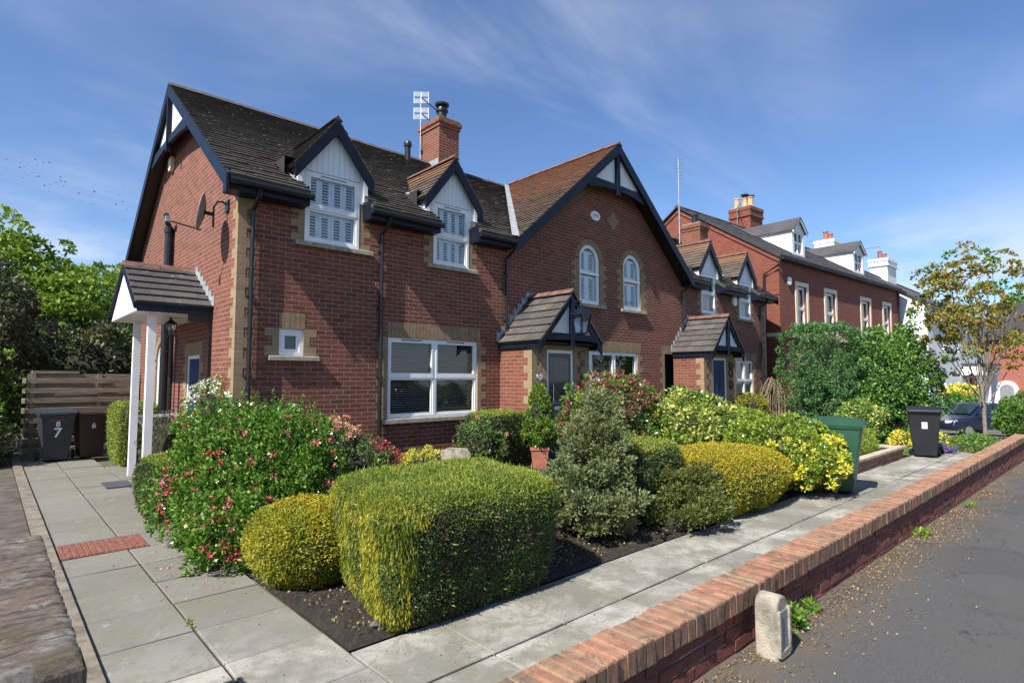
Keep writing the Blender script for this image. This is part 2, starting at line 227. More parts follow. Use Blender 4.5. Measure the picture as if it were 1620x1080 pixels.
LM={
 'gold':leafmat('foliage_gold',[(0,(.17,.16,.010)),(.5,(.28,.27,.015)),(1,(.38,.34,.025))],(.15,.18,.015),3,.55),
 'goldtop':leafmat('foliage_ochre',[(0,(.24,.18,.010)),(.5,(.33,.26,.014)),(1,(.41,.33,.02))],(.26,.24,.015),4,.55),
 'goldgreen':leafmat('foliage_yellowgreen',[(0,(.11,.14,.015)),(.5,(.19,.24,.03)),(1,(.29,.32,.045))],(.13,.18,.025),4,.55),
 'yellow':leafmat('foliage_stringgold',[(0,(.13,.145,.01)),(.5,(.26,.25,.016)),(1,(.38,.335,.025))],(.08,.13,.012),5,.55),
 'hedge':leafmat('foliage_hedge',[(0,(.03,.06,.016)),(.5,(.065,.12,.028)),(1,(.12,.19,.05))],(.06,.055,.03),3,.5),
 'yew':leafmat('foliage_yew',[(0,(.03,.055,.01)),(.5,(.07,.10,.02)),(1,(.12,.15,.03))],(.04,.07,.015),4,.5),
 'escal':leafmat('foliage_glossy',[(0,(.035,.09,.010)),(.5,(.075,.17,.018)),(.85,(.15,.26,.035)),(1,(.27,.34,.08))],None,3,.27,.3),
 'juni':leafmat('foliage_juniper',[(0,(.05,.075,.028)),(.5,(.10,.135,.05)),(1,(.18,.215,.085))],(.14,.15,.055),2,.6,.2),
 'junid':leafmat('foliage_darkjuniper',[(0,(.045,.06,.012)),(.5,(.09,.11,.02)),(1,(.15,.17,.035))],None,2,.6),
 'varieg':leafmat('foliage_variegated',[(0,(.05,.10,.02)),(.4,(.12,.19,.03)),(.6,(.35,.38,.08)),(1,(.58,.55,.16))],None,2,.3,.3),
 'choisya':leafmat('foliage_choisya',[(0,(.08,.16,.015)),(.5,(.15,.22,.025)),(1,(.28,.34,.05))],None,2,.3,.3),
 'brighty':leafmat('foliage_brightyellow',[(0,(.5,.42,.03)),(1,(.75,.65,.10))],None,2,.4,.3),
 'redleaf':leafmat('foliage_red',[(0,(.12,.05,.03)),(.5,(.20,.06,.045)),(1,(.33,.12,.09))],(.08,.10,.03),5,.35,.3),
 'pink':leafmat('foliage_pink',[(0,(.35,.15,.10)),(.5,(.5,.25,.16)),(1,(.6,.4,.25))],None,3,.4,.3),
 'tree':leafmat('foliage_tree',[(0,(.07,.13,.012)),(.5,(.13,.21,.02)),(1,(.22,.31,.04))],None,.5,.5,.4),
 'treed':leafmat('foliage_darktree',[(0,(.018,.035,.010)),(.5,(.035,.06,.016)),(1,(.07,.09,.03))],(.06,.05,.025),.8,.5,.2),
 'conifer':leafmat('foliage_conifer',[(0,(.025,.075,.02)),(.5,(.055,.14,.035)),(1,(.11,.21,.07))],None,2,.5,.2),
 'shrub':leafmat('foliage_shrub',[(0,(.04,.10,.014)),(.5,(.08,.18,.025)),(1,(.15,.27,.05))],None,2,.45,.3),
 'autumn':leafmat('foliage_copper',[(0,(.10,.14,.012)),(.45,(.19,.20,.02)),(.75,(.25,.17,.022)),(1,(.30,.11,.035))],None,2,.5,.35),
 'grey':leafmat('foliage_grey',[(0,(.06,.06,.04)),(.5,(.10,.10,.07)),(1,(.15,.14,.10))],None,2,.7,.2),
 'wispy':leafmat('foliage_straw',[(0,(.12,.09,.05)),(1,(.26,.20,.11))],None,2,.8,.2),
 'grass':leafmat('grass_blade',[(0,(.06,.13,.015)),(1,(.15,.25,.035))],None,2,.6,.3),
 'red':simple('petal_crimson',(.55,.07,.09),.5,.4,30),'petalpink':simple('petal_pink',(.62,.17,.22),.5,.2,30),'petalwhite':simple('petal_white',(.78,.74,.60),.5,.15,30),
 'petalyellow':simple('petal_yellow',(.75,.55,.05),.5,.25,20),'purple':simple('petal_purple',(.16,.10,.35),.5,.2,20),'flred':simple('petal_red',(.5,.03,.05),.5,.3,20)}
M_bark=simple('bark',(.13,.10,.075),.9,.35,20,bump=.8); M_barkp=simple('pale_bark',(.22,.185,.15),.85,.25,20,bump=.5); M_twig=simple('twig',(.055,.04,.028),.95,.3,20)
M_core=simple('inner_twigs',(.03,.032,.014),.95,.4,20)
# ---------------------------------------------------------------- mesh helpers
WL={}
def wloc(p): return WL.get(p.name,Vector((0,0,0))) if p else Vector((0,0,0))
def tagit(o,label=None,cat=None,group=None,kind=None):
    if label:o['label']=label
    if cat:o['category']=cat
    if group:o['group']=group
    if kind:o['kind']=kind
    return o
def thing(name,label,cat,loc=(0,0,0),group=None):
    o=bpy.data.objects.new(name,None); COL.objects.link(o); o.empty_display_size=.2; o.location=loc; WL[o.name]=Vector(loc); return tagit(o,label,cat,group)
def I4(): return Matrix.Identity(4)
def frame(o,u,n):   # local x along wall, local y = outwards, z up
    u=Vector(u).normalized(); n=Vector(n).normalized(); return Matrix(((u.x,n.x,0,o[0]),(u.y,n.y,0,o[1]),(u.z,n.z,1,o[2]),(0,0,0,1)))
class MB:
    def __init__(s,T=None): s.v=[];s.f=[];s.mi=[];s.T=T or I4()
    def add(s,vs,fs,mi=0):
        b=len(s.v); s.v+=[tuple(s.T@Vector(x)) for x in vs]; s.f+=[tuple(i+b for i in f) for f in fs]; s.mi+=[mi]*len(fs); return s
    def box(s,x0,x1,y0,y1,z0,z1,mi=0,j=0):
        q=lambda:random.uniform(-j,j) if j else 0
        vs=[(x+q(),y+q(),z+q()) for z in (z0,z1) for y in (y0,y1) for x in (x0,x1)]
        return s.add(vs,[(0,2,3,1),(4,5,7,6),(0,1,5,4),(2,6,7,3),(0,4,6,2),(1,3,7,5)],mi)
    def bbox(s,x0,x1,y0,y1,z0,z1,r=.004,mi=0,j=0):   # top edges bevelled
        q=lambda:random.uniform(-j,j) if j else 0
        vs=[]
        for z,i in ((z0,0),(z1-r,0),(z1,r)):
            vs+=[(x0+i+q(),y0+i+q(),z+q()),(x1-i+q(),y0+i+q(),z+q()),(x1-i+q(),y1-i+q(),z+q()),(x0+i+q(),y1-i+q(),z+q())]
        fs=[(3,2,1,0),(8,9,10,11)]
        for k in (0,4):
            for i in range(4): a=k+i;b=k+(i+1)%4; fs.append((a,b,b+4,a+4))
        return s.add(vs,fs,mi)
    def prism(s,poly,a0,a1,axis='y',mi=0):
        n=len(poly)
        def m(p,a): return {'y':(p[0],a,p[1]),'x':(a,p[0],p[1]),'z':(p[0],p[1],a)}[axis]
        vs=[m(p,a0) for p in poly]+[m(p,a1) for p in poly]
        return s.add(vs,[tuple(range(n))[::-1],tuple(range(n,2*n))]+[(i,(i+1)%n,(i+1)%n+n,i+n) for i in range(n)],mi)
    def tube(s,pts,rad,n=8,mi=0,cap=True):
        pts=[Vector(p) for p in pts]; rad=rad if isinstance(rad,(list,tuple)) else [rad]*len(pts); vs=[];fs=[]
        for i,p in enumerate(pts):
            d=(pts[min(i+1,len(pts)-1)]-pts[max(i-1,0)]).normalized(); a=d.orthogonal().normalized() if abs(d.z)<.99 else Vector((1,0,0)); 
            if abs(d.z)<.99: a=d.cross(Vector((0,0,1))).normalized()
            b=d.cross(a)
            for k in range(n): t=2*math.pi*k/n; vs.append(tuple(p+(a*math.cos(t)+b*math.sin(t))*rad[i]))
        for i in range(len(pts)-1):
            for k in range(n): fs.append((i*n+k,i*n+(k+1)%n,(i+1)*n+(k+1)%n,(i+1)*n+k))
        if cap: fs+=[tuple(range(n))[::-1],tuple(range((len(pts)-1)*n,len(pts)*n))]
        return s.add(vs,fs,mi)
    def lathe(s,c,prof,n=16,mi=0):
        vs=[(c[0]+r*math.cos(2*math.pi*k/n),c[1]+r*math.sin(2*math.pi*k/n),c[2]+z) for r,z in prof for k in range(n)]
        fs=[(i*n+k,i*n+(k+1)%n,(i+1)*n+(k+1)%n,(i+1)*n+k) for i in range(len(prof)-1) for k in range(n)]+[tuple(range(n))[::-1],tuple(range((len(prof)-1)*n,len(prof)*n))]
        return s.add(vs,fs,mi)
    def wall(s,outer,holes,d=0,reveal=.12,mi=0,rmi=None):   # outer/holes 2D loops (u,z) in the local plane y=d, outward +y
        loops=[outer]+holes; flat=[p for l in loops for p in l]
        tr=tessellate_polygon([[Vector((p[0],p[1],0)) for p in l] for l in loops])
        s.add([(p[0],d,p[1]) for p in flat],[tuple(t) for t in tr],mi)
        for l in holes:
            n=len(l); s.add([(p[0],d,p[1]) for p in l]+[(p[0],d-reveal,p[1]) for p in l],[(i,(i+1)%n,(i+1)%n+n,i+n) for i in range(n)],mi if rmi is None else rmi)
        return s
    def build(s,name,mats,parent=None,smooth=False,bevel=0):
        me=bpy.data.meshes.new(name); o=wloc(parent) if parent else Vector((0,0,0))
        me.from_pydata([(v[0]-o.x,v[1]-o.y,v[2]-o.z) for v in s.v],[],s.f)
        mats=mats if isinstance(mats,(list,tuple)) else [mats]
        for m in mats: me.materials.append(m)
        if len(mats)>1: me.polygons.foreach_set('material_index',s.mi)
        if smooth: me.polygons.foreach_set('use_smooth',[True]*len(s.f))
        me.update(); ob=bpy.data.objects.new(name,me); COL.objects.link(ob)
        if parent: ob.parent=parent
        WL[ob.name]=o
        if bevel:
            b=ob.modifiers.new('bevel','BEVEL'); b.width=bevel; b.segments=2; b.limit_method='ANGLE'
        return ob
def rectl(u0,u1,z0,z1): return [(u0,z0),(u1,z0),(u1,z1),(u0,z1)]
def archl(u0,u1,z0,z1,n=14):
    r=(u1-u0)/2; c=(u0+u1)/2; return [(u0,z0),(u1,z0)]+[(c+r*math.cos(math.pi*k/n),z1-r+r*math.sin(math.pi*k/n)) for k in range(n+1)]
def clip(poly,region):
    out=poly; n=len(region)
    area=sum(region[i][0]*region[(i+1)%n][1]-region[(i+1)%n][0]*region[i][1] for i in range(n)); sg=1 if area>0 else -1
    for i in range(n):
        a=region[i]; b=region[(i+1)%n]; nx=-(b[1]-a[1])*sg; ny=(b[0]-a[0])*sg; inp=out; out=[]
        if not inp: return []
        for k in range(len(inp)):
            p=inp[k]; q=inp[(k+1)%len(inp)]; dp=(p[0]-a[0])*nx+(p[1]-a[1])*ny; dq=(q[0]-a[0])*nx+(q[1]-a[1])*ny
            if dp>=0: out.append(p)
            if (dp>=0)!=(dq>=0): t=dp/(dp-dq); out.append((p[0]+(q[0]-p[0])*t,p[1]+(q[1]-p[1])*t))
    return out
def tiles(mb,o,u,v,regions,tw=.30,g=.16,th=.022,mi=0,seed=1,jit=.004):
    rg=random.Random(seed); o=Vector(o);u=Vector(u).normalized();v=Vector(v).normalized(); n=u.cross(v).normalized()
    if n.z<0:n=-n
    us=[p[0] for r in regions for p in r]; vs=[p[1] for r in regions for p in r]
    for row in range(int(math.floor(min(vs)/g)),int(max(vs)/g)+1):
        off=(row%2)*tw/2
        for c in range(int(min(us)/tw)-2,int(max(us)/tw)+2):
            u0=c*tw+off+.002; u1=u0+tw-.004; v0=row*g; v1=v0+g+.0; lift=rg.uniform(-jit,jit); tl=rg.uniform(-jit,jit)*.7
            for r in regions:
                p=clip([(u0,v0),(u1,v0),(u1,v1),(u0,v1)],r)
                if len(p)<3: continue
                def h(q): return th*(1-(q[1]-v0)/g)+lift+tl*(q[0]-u0)/tw+.004
                top=[tuple(o+u*q[0]+v*q[1]+n*h(q)) for q in p]; bot=[tuple(o+u*q[0]+v*q[1]-n*.012) for q in p]; m=len(p)
                mb.add(top+bot,[tuple(range(m))]+[(i,(i+1)%m,(i+1)%m+m,i+m) for i in range(m)],mi)
                # backing sheet is added separately
def sheet(mb,o,u,v,region,off=-.015,th=.05,mi=0):
    o=Vector(o);u=Vector(u).normalized();v=Vector(v).normalized(); n=u.cross(v).normalized()
    if n.z<0:n=-n
    m=len(region); t=[tuple(o+u*a+v*b+n*off) for a,b in region]; b_=[tuple(o+u*a+v*b+n*(off-th)) for a,b in region]
    mb.add(t+b_,[tuple(range(m)),tuple(range(m,2*m))]+[(i,(i+1)%m,(i+1)%m+m,i+m) for i in range(m)],mi)
def board(mb,a,b,w,t,down=(0,0,-1),out=(0,-1,0),mi=0,ext=0):   # plank from a to b (top edge), width w along 'down' side, thickness t along out
    a=Vector(a);b=Vector(b);d=(b-a).normalized(); out=Vector(out).normalized(); w_=Vector(down); w_=(w_-d*w_.dot(d)-out*w_.dot(out)).normalized()*w; t_=out*t
    a=a-d*ext; b=b+d*ext
    vs=[a,b,b+w_,a+w_,a+t_,b+t_,b+w_+t_,a+w_+t_]; mb.add([tuple(x) for x in vs],[(0,1,2,3),(7,6,5,4),(0,4,5,1),(1,5,6,2),(2,6,7,3),(3,7,4,0)],mi)
def rawmesh(name,V,F4,mi,mats,parent,smooth=False):
    me=bpy.data.meshes.new(name); o=wloc(parent); V=(V-np.array(o)).astype(np.float32); nf=len(F4)
    me.vertices.add(len(V)); me.vertices.foreach_set('co',V.ravel()); me.loops.add(nf*4); me.loops.foreach_set('vertex_index',F4.astype(np.int32).ravel())
    me.polygons.add(nf); me.polygons.foreach_set('loop_start',np.arange(0,nf*4,4,dtype=np.int32)); 
    try: me.polygons.foreach_set('loop_total',np.full(nf,4,dtype=np.int32))
    except Exception: pass
    for m in mats: me.materials.append(m)
    me.polygons.foreach_set('material_index',mi.astype(np.int32))
    if smooth: me.polygons.foreach_set('use_smooth',np.ones(nf,dtype=bool))
    me.update(calc_edges=True); me.validate(); ob=bpy.data.objects.new(name,me); COL.objects.link(ob)
    if parent: ob.parent=parent
    WL[ob.name]=o; return ob
def nrm(a): return a/np.maximum(np.linalg.norm(a,axis=1,keepdims=True),1e-9)
def leafquads(P,N,L,Wd,rg,a=.6,b=.8,up=0.):
    n=len(P); t=N*a+nrm(rg.normal(size=(n,3)))*b; t[:,2]+=up; t=nrm(t); s=nrm(np.cross(t,nrm(rg.normal(size=(n,3)))))
    l=(L*rg.uniform(.65,1.3,n))[:,None]; w=(Wd*rg.uniform(.7,1.25,n))[:,None]/2
    V=np.stack([P-t*l*.2,P+t*l*.35+s*w,P+t*l*.8,P+t*l*.35-s*w],1).reshape(-1,3); return V
class Fol:   # collects leaf quads + core quads
    def __init__(s,seed=0): s.V=[];s.F=[];s.M=[];s.k=0;s.rg=np.random.default_rng(seed)
    def leaves(s,P,N,L,Wd,mi=0,a=.6,b=.8,up=0.):
        if len(P)==0:return
        V=leafquads(P,N,L,Wd,s.rg,a,b,up); n=len(P); s.V.append(V); s.F.append(np.arange(4*n).reshape(-1,4)+s.k); s.M.append(np.broadcast_to(np.asarray(mi),(n,)).copy()); s.k+=4*n
    def quads(s,V,F,mi):
        s.V.append(V); s.F.append(F+s.k); s.M.append(np.full(len(F),mi)); s.k+=len(V)
    def ball(s,c,r,mi,p=2,nu=20,nv=12,deform=None):
        c=np.array(c,float); r=np.array(r,float)*np.ones(3); th=np.linspace(0,2*np.pi,nu,endpoint=False); ph=np.linspace(.02,np.pi-.02,nv)
        D=np.array([[np.sin(q)*np.cos(t),np.sin(q)*np.sin(t),np.cos(q)] for q in ph for t in th]); D=D/(np.sum(np.abs(D)**p,1,keepdims=True)**(1/p)); V=D*r
        V=(deform(V) if deform else V)+c; F=np.array([[i*nu+j,(i+1)*nu+j,(i+1)*nu+(j+1)%nu,i*nu+(j+1)%nu] for i in range(nv-1) for j in range(nu)]); s.quads(V,F,mi)
    def surf(s,c,r,n,p=2,zmin=-1,deform=None,depth=(0,.05)):
        r=np.array(r,float)*np.ones(3); rg=s.rg; A=np.array([r[1]*r[2],r[0]*r[2],r[0]*r[1]]); ax=rg.choice(3,n,p=A/A.sum()); C=rg.uniform(-1,1,(n,3)); C[np.arange(n),ax]=rg.choice([-1,1],n)
        q=C/(np.sum(np.abs(C)**p,1,keepdims=True)**(1/p)); N=nrm(np.sign(q)*np.abs(q)**(p-1)/r); q=q*(1-rg.uniform(depth[0],depth[1],n)[:,None]/r.mean()); m=q[:,2]>zmin; q=q[m];N=N[m]
        V=q*r; V=(deform(V) if deform else V)+np.array(c); return V,N
    def clumps(s,centers,radii,nleaf,L,Wd,mi=0,a=.8,b=.7,up=0.,hemi=True,norm=None,flat=1.):
        C=np.array(centers); m=len(C); idx=np.repeat(np.arange(m),nleaf); d=nrm(s.rg.normal(size=(m*nleaf,3)))
        if norm is not None: d=nrm(d+np.array(norm)[idx]*.8)
        rr=np.array(radii)[idx][:,None]; P=C[idx]+d*rr*s.rg.uniform(.55,1.0,(m*nleaf,1))*np.array([1,1,flat]); mi=np.asarray(mi); s.leaves(P,d,L,Wd,mi[idx] if mi.ndim else mi,a,b,up)
    def build(s,name,mats,parent): return rawmesh(name,np.concatenate(s.V),np.concatenate(s.F),np.concatenate(s.M),mats,parent)
def snoise(P,f,seed=0):
    rg=np.random.default_rng(seed); out=np.zeros(len(P))
    for i in range(6): k=rg.normal(size=3)*f*(1+i*.35); out+=np.sin(P@k+rg.uniform(0,6.28))/(1+i*.4)
    return out/3
# ================================================================ SETTING
random.seed(4)
def gz(x):  # terrain falls away to the right
    return -.03 if x<16 else -.03-(x-16)*.048 if x<42 else -1.28
def pz(x): return .10-(x-3)*.012 if x<17 else -.068-(x-17)*.048 if x<42 else -1.27
def gridsheet(name,xs,ys,zf,mat,kind='structure'):
    mb=MB(); vs=[(x,y,zf(x,y)) for y in ys for x in xs]; n=len(xs); mb.add(vs,[(j*n+i,j*n+i+1,(j+1)*n+i+1,(j+1)*n+i) for j in range(len(ys)-1) for i in range(n-1)]); o=mb.build(name,mat); tagit(o,kind=kind); return o
XS=[-300,-60,-20,-5,0,2,4,6,8,10,12,14,16,17,18,20,22,25,28,32,36,42,60,120,400]
gridsheet('ground',XS,[-300,-8,1.62,5,10,16,30,80,400],lambda x,y:gz(x)-.03-(0.10 if y<1.7 else 0),M_ground)
gridsheet('pavement',[-30,-5,0]+[i*.5 for i in range(1,36)]+[20,23,26,30,36,42,60,120],[-6,-3,-1,0,.5,1,1.3,1.68],lambda x,y:pz(x),M_asph)
gridsheet('driveway',[19.3,22,25,28,32,36,42,60,90],[1.69,3,5,6.9],lambda x,y:gz(x)+.02,M_far_road)
gridsheet('side_drive',[-12,-3,-.5,.42],[3.4,6,10,14,19],lambda x,y:-.02,M_drive)
mb=MB(); mb.box(.43,.556,3.2,16,-.1,.028); tagit(mb.build('kerb',simple('kerb_stone',(.17,.145,.11),.9,.35,7,bump=.5)),kind='structure')
# soil
def bedz(x,y): e=min(1,(x-1.73)/.12,(y-3.38)/.12); return .002+max(0,e)*(.02+.025*math.sin(x*3.1+y*2)*math.sin(y*4.3-x)+.015*math.sin(x*19)*math.sin(y*23)+.012*random.random())
for nm,xs,ys in (('soil_bed',(1.735,14.9),(3.385,8.98)),):
    X_=[xs[0]+(xs[1]-xs[0])*(i/260)**1.4 for i in range(261)]; Y_=[ys[0]+(ys[1]-ys[0])*(i/110)**1.3 for i in range(111)]
    gridsheet(nm,X_,Y_,bedz,M_soil)
gridsheet('lawn',[14.6,15.5,16,17,18,19,20.5],[3.4,5,7,8.9],lambda x,y:gz(x)+.04,M_lawnb)
# paving: every slab modelled
mb=MB(); bed=MB()
def slab(x0,x1,y0,y1):
    a=random.uniform(-.004,.004); b=random.uniform(-.004,.004); g=.006
    vs=[]
    for z,i in ((-.05,g),(.0-.004,g),(0,g+.005)):
        for (x,y) in ((x0+i,y0+i),(x1-i,y0+i),(x1-i,y1-i),(x0+i,y1-i)): vs.append((x,y,z+a*(x-x0)*2+b*(y-y0)*2))
    fs=[(8,9,10,11)]
    for k in (0,4):
        for i in range(4): p=k+i;q=k+(i+1)%4; fs.append((p,q,q+4,p+4))
    mb.add(vs,fs)
x=1.735
while x<17.2:
    w=.65; slab(x,x+w,2.755,3.375); slab(x,x+w,2.135,2.75); slab(x,x+w,1.84,2.13); x+=w
y=1.89
while y<15.4:
    if not(7.0<y+.3<7.3):
        slab(1.11,1.73,y,y+.615)
        slab(.56,1.105,y,y+.615)
    else:
        slab(1.3,1.73,y,y+.615); slab(.56,1.295,y+.585,y+.615)
    y+=.62
for x0 in (1.735,2.2):
    yy=9.7
    while yy<13: 
        slab(x0,min(x0+.46,2.63),yy,yy+.615); yy+=.62
slab(-.6,.555,2.135,2.75); slab(-.6,.555,1.84,2.13)
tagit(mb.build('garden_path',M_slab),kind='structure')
bed.box(-.6,17.3,1.8,3.38,-.2,-.016); bed.box(.55,1.735,3.38,15.7,-.2,-.016); bed.box(1.735,2.65,9.65,13.2,-.2,-.016)
tagit(bed.build('path_joint_sand',M_moss),kind='structure')
# moss tufts in the joints near the grate
f=Fol(5); rg=f.rg; n=1500; t=rg.uniform(0,1,n); P=np.stack([np.where(t<.6,1.105+rg.normal(0,.012,n),rg.uniform(.75,1.35,n)),np.where(t<.6,rg.uniform(4.4,6.5,n),6.46+rg.normal(0,.018,n)),np.full(n,.002)],1); P=P[snoise(P*np.array([1,1,0]),5,2)>.2]
f.leaves(P,np.tile([0,0,1.],(len(P),1)),.020,.010,0,.4,.9); ms=tagit(f.build('moss',[LM['goldgreen']],None),kind='stuff')
# red studded drain grate
mb=MB(); mb.box(.57,1.29,6.86,7.42,-.03,.004)
for i in range(14):
    for j in range(9):
        if (i+j)%1==0: mb.bbox(.585+i*.05,.62+i*.05,6.875+j*.06,6.915+j*.06,.004,.014,.004)
tagit(mb.build('drain_grate',simple('grate_red',(.22,.085,.06),.85,.35,20,bump=.5)),'square rust-red studded grate set in the grey path beside the flowering bush','grate')
mb=MB(); mb.bbox(1.42,1.78,10.75,11.35,0.004,.02,.004); tagit(mb.build('utility_cover',simple('cover_grey',(.06,.065,.075),.6,.2,20)),'dark rectangular metal utility cover at the foot of the white canopy posts','utility cover')
# fallen petals and leaf litter
f=Fol(8); rg=f.rg; n=130; P=np.stack([rg.normal(1.45,.22,n),rg.normal(5.75,.5,n),np.full(n,.008)],1); f.leaves(P,np.tile([0,0,1.],(n,1)),.018,.014,0,.1,1.); tagit(f.build('fallen_petals',[LM['petalpink']],None),kind='stuff')
f=Fol(9); rg=f.rg; n=9000; X=rg.uniform(2.2,16.5,n); Y=1.62-np.abs(rg.gamma(1.3,.12,n)); m=snoise(np.stack([X,Y,X*0],1),3.)>-.15
P=np.stack([X,Y,.108-(X-3)*.012],1)[m]; f.leaves(P,np.tile([0,0,1.],(len(P),1)),.017,.011,(rg.random(len(P))>.8)*1,.3,1.)
n=700; P=np.stack([rg.uniform(1.2,13,n),rg.uniform(1.9,3.4,n),np.full(n,.006)],1); f.leaves(P,np.tile([0,0,1.],(n,1)),.012,.009,2,.2,1.)
tagit(f.build('leaf_litter',[simple('litter_brown',(.16,.10,.05),.95,.4,40),simple('litter_pale',(.34,.25,.13),.95,.3,40),M_twig],None),kind='stuff')
# ================================================================ GARDEN WALL
random.seed(11)
t=thing('garden_wall','long low red brick garden wall with a pale brick-on-edge top along the pavement','wall',(9,1.7,0))
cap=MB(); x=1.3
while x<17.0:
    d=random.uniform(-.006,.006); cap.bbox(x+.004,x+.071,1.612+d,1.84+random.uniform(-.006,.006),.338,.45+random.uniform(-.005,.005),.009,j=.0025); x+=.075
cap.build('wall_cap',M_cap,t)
bw=MB()
for r in range(8):
    z1=.328-r*.075; x=1.25+(.1125 if r%2 else 0)
    while x<16.9:
        if z1>pz(x)-.1: bw.bbox(x+.005,x+.22,1.64+random.uniform(-.004,.004),1.81,z1-.065,z1,.006,j=.002)
        x+=.225
bw.build('brickwork',M_wallb,t)
mt=MB(); mt.box(1.25,16.97,1.649,1.80,-.5,.33); mt.box(1.31,16.98,1.625,1.83,.331,.44); mt.build('mortar_joint',M_mortar,t)
# weathered pier at lower left
random.seed(3)
t=thing('brick_pier','wide weathered old brick boundary wall end in the near left corner','wall',(-.3,2.6,0))
nx,ny=240,260; X=np.linspace(-1.05,.212,nx); Y=np.linspace(1.856,3.372,ny); XX,YY=np.meshgrid(X,Y); PP=np.stack([XX.ravel(),YY.ravel(),XX.ravel()*0],1)
wy=YY.ravel()+snoise(PP*np.array([1,.3,1]),3,4)*.014; ph=(wy-1.856)/.1165; groove=np.abs((ph%1)-.5)*2; row=np.floor(ph); rr_=np.random.default_rng(7).normal(0,.006,40)[np.clip(row.astype(int),0,39)]
hh=rr_+snoise(PP*np.array([.35,1,1]),70,5)*.004+snoise(PP,26,6)*.004+snoise(PP*np.array([.3,1,1]),150,8)*.0025-np.clip((groove-.82)/.18,0,1)**1.5*.03-np.clip((snoise(PP,9,11)-.5),0,1)*.03
ex=np.minimum(np.minimum(XX.ravel()+1.05,.212-XX.ravel()),np.minimum(YY.ravel()-1.856,3.372-YY.ravel())); hh-=np.exp(-ex/.012)*.014
mb=MB(); zz=1.0+hh; sx=XX.ravel()+snoise(PP,40,3)*.004*(XX.ravel()>.2); mb.v=list(zip(sx.tolist(),YY.ravel().tolist(),zz.tolist())); mb.f=[(j*nx+i,j*nx+i+1,(j+1)*nx+i+1,(j+1)*nx+i) for j in range(ny-1) for i in range(nx-1)]
mb.f+=[]; base=len(mb.v); edge=[i for i in range(nx)]+[j*nx+nx-1 for j in range(1,ny)]; mb.v+=[(mb.v[e][0],mb.v[e][1],.88) for e in edge]; mb.f+=[(edge[i],edge[i+1],base+i+1,base+i) for i in range(len(edge)-1)]; mb.mi=[0]*len(mb.f)
sub=mb.build('wall_cap',M_old,t)
mb=MB()
for i in range(11):
    mb.bbox(-1.063+i*.1175,-.954+i*.1175,1.845+random.uniform(-.004,.006),2.0,.72,.965,.01,j=.004)
for r in range(8):
    z1=.71-r*.075
    for i in range(6): mb.bbox(-1.1+i*.225+(.11 if r%2 else 0),-.885+i*.225+(.11 if r%2 else 0) if i<5 or r%2==0 else .205,1.87,2.0,z1-.066,z1,.006,j=.003)
mb.build('brick_end',M_oldf,t)
mb=MB(); mb.box(-1.1,.2,1.885,3.35,-.1,.93); mb.build('brickwork',M_oldf,t)
# stone marker
random.seed(5)
t=thing('stone_marker','short pale round-topped stone marker post against the garden wall on the pavement','marker post',(3.5,1.5,.08))
pts=[(1.43,-.1),(1.61,-.1),(1.61,.44)]+[(1.52+.09*math.cos(a),.44+.075*math.sin(a)) for a in [math.pi*k/10 for k in range(1,10)]]+[(1.43,.44)]
pts=[((p[0]-1.52)*.88+3.44,p[1]*(.86 if p[1]>0 else 1)) for p in pts]; me=MB(); me.prism(pts,1.43,1.56,'y'); o=me.build('stone_body',M_concrete,t,bevel=.012)
mb=MB(); mb.box(3.385,3.495,1.424,1.4325,.15,.36); mb.build('recessed_plate',simple('plate_grey',(.16,.18,.21),.5,.2,20),t)
mb=MB(); 
for a in ((3.364,3.384,.12,.375),(3.496,3.516,.12,.375),(3.384,3.496,.11,.149)): mb.box(a[0],a[1],1.412,1.435,a[2],a[3])
mb.build('plate_rim',M_concrete,t)
# ================================================================ COTTAGE TERRACE
random.seed(21)
FX=frame((0,8.9,0),(1,0,0),(0,-1,0)); SX=frame((2.65,0,0),(0,1,0),(-1,0,0))
H=thing('brick_house','long red brick cottage terrace with white dormers and a tall black-edged front gable','house',(11.5,12.5,0))
PIT=math.atan(2.85/4); TAN=2.85/4
WIN1=(3.65,4.6,3.9,5.06); WIN2=(6.15,7.0,3.87,5.06); WIN3=(16.15,17.0,3.72,4.95); WIN4=(18.68,19.5,3.72,4.95)
BIG=(5.2,7.25,.98,2.43); SML=(3.29,3.68,2.05,2.47); AR1=(10.4,11.17,3.5,4.98); AR2=(12.15,12.93,3.5,4.98); BAY=(9.9,12.75,.95,2.36); POR=(18.3,19.6,1.0,2.3); PAS=(14.04,15.0,-.1,2.38)
mw=MB(FX)
def notch(w): return [(w[0],4.78),(w[0],w[2]),(w[1],w[2]),(w[1],4.78)]
outer=[(2.65,-.15),(20.7,-.15),(20.7,4.78)]+notch(WIN4)[::-1]+notch(WIN3)[::-1]+[(14.8,4.78),(11.5,7.5),(8.2,4.78)]+notch(WIN2)[::-1]+notch(WIN1)[::-1]+[(2.65,4.78)]
mw.wall(outer,[rectl(*BIG),rectl(*SML),archl(*AR1),archl(*AR2),rectl(*BAY),rectl(*POR),rectl(*PAS)],0,.10)
mw.T=I4()
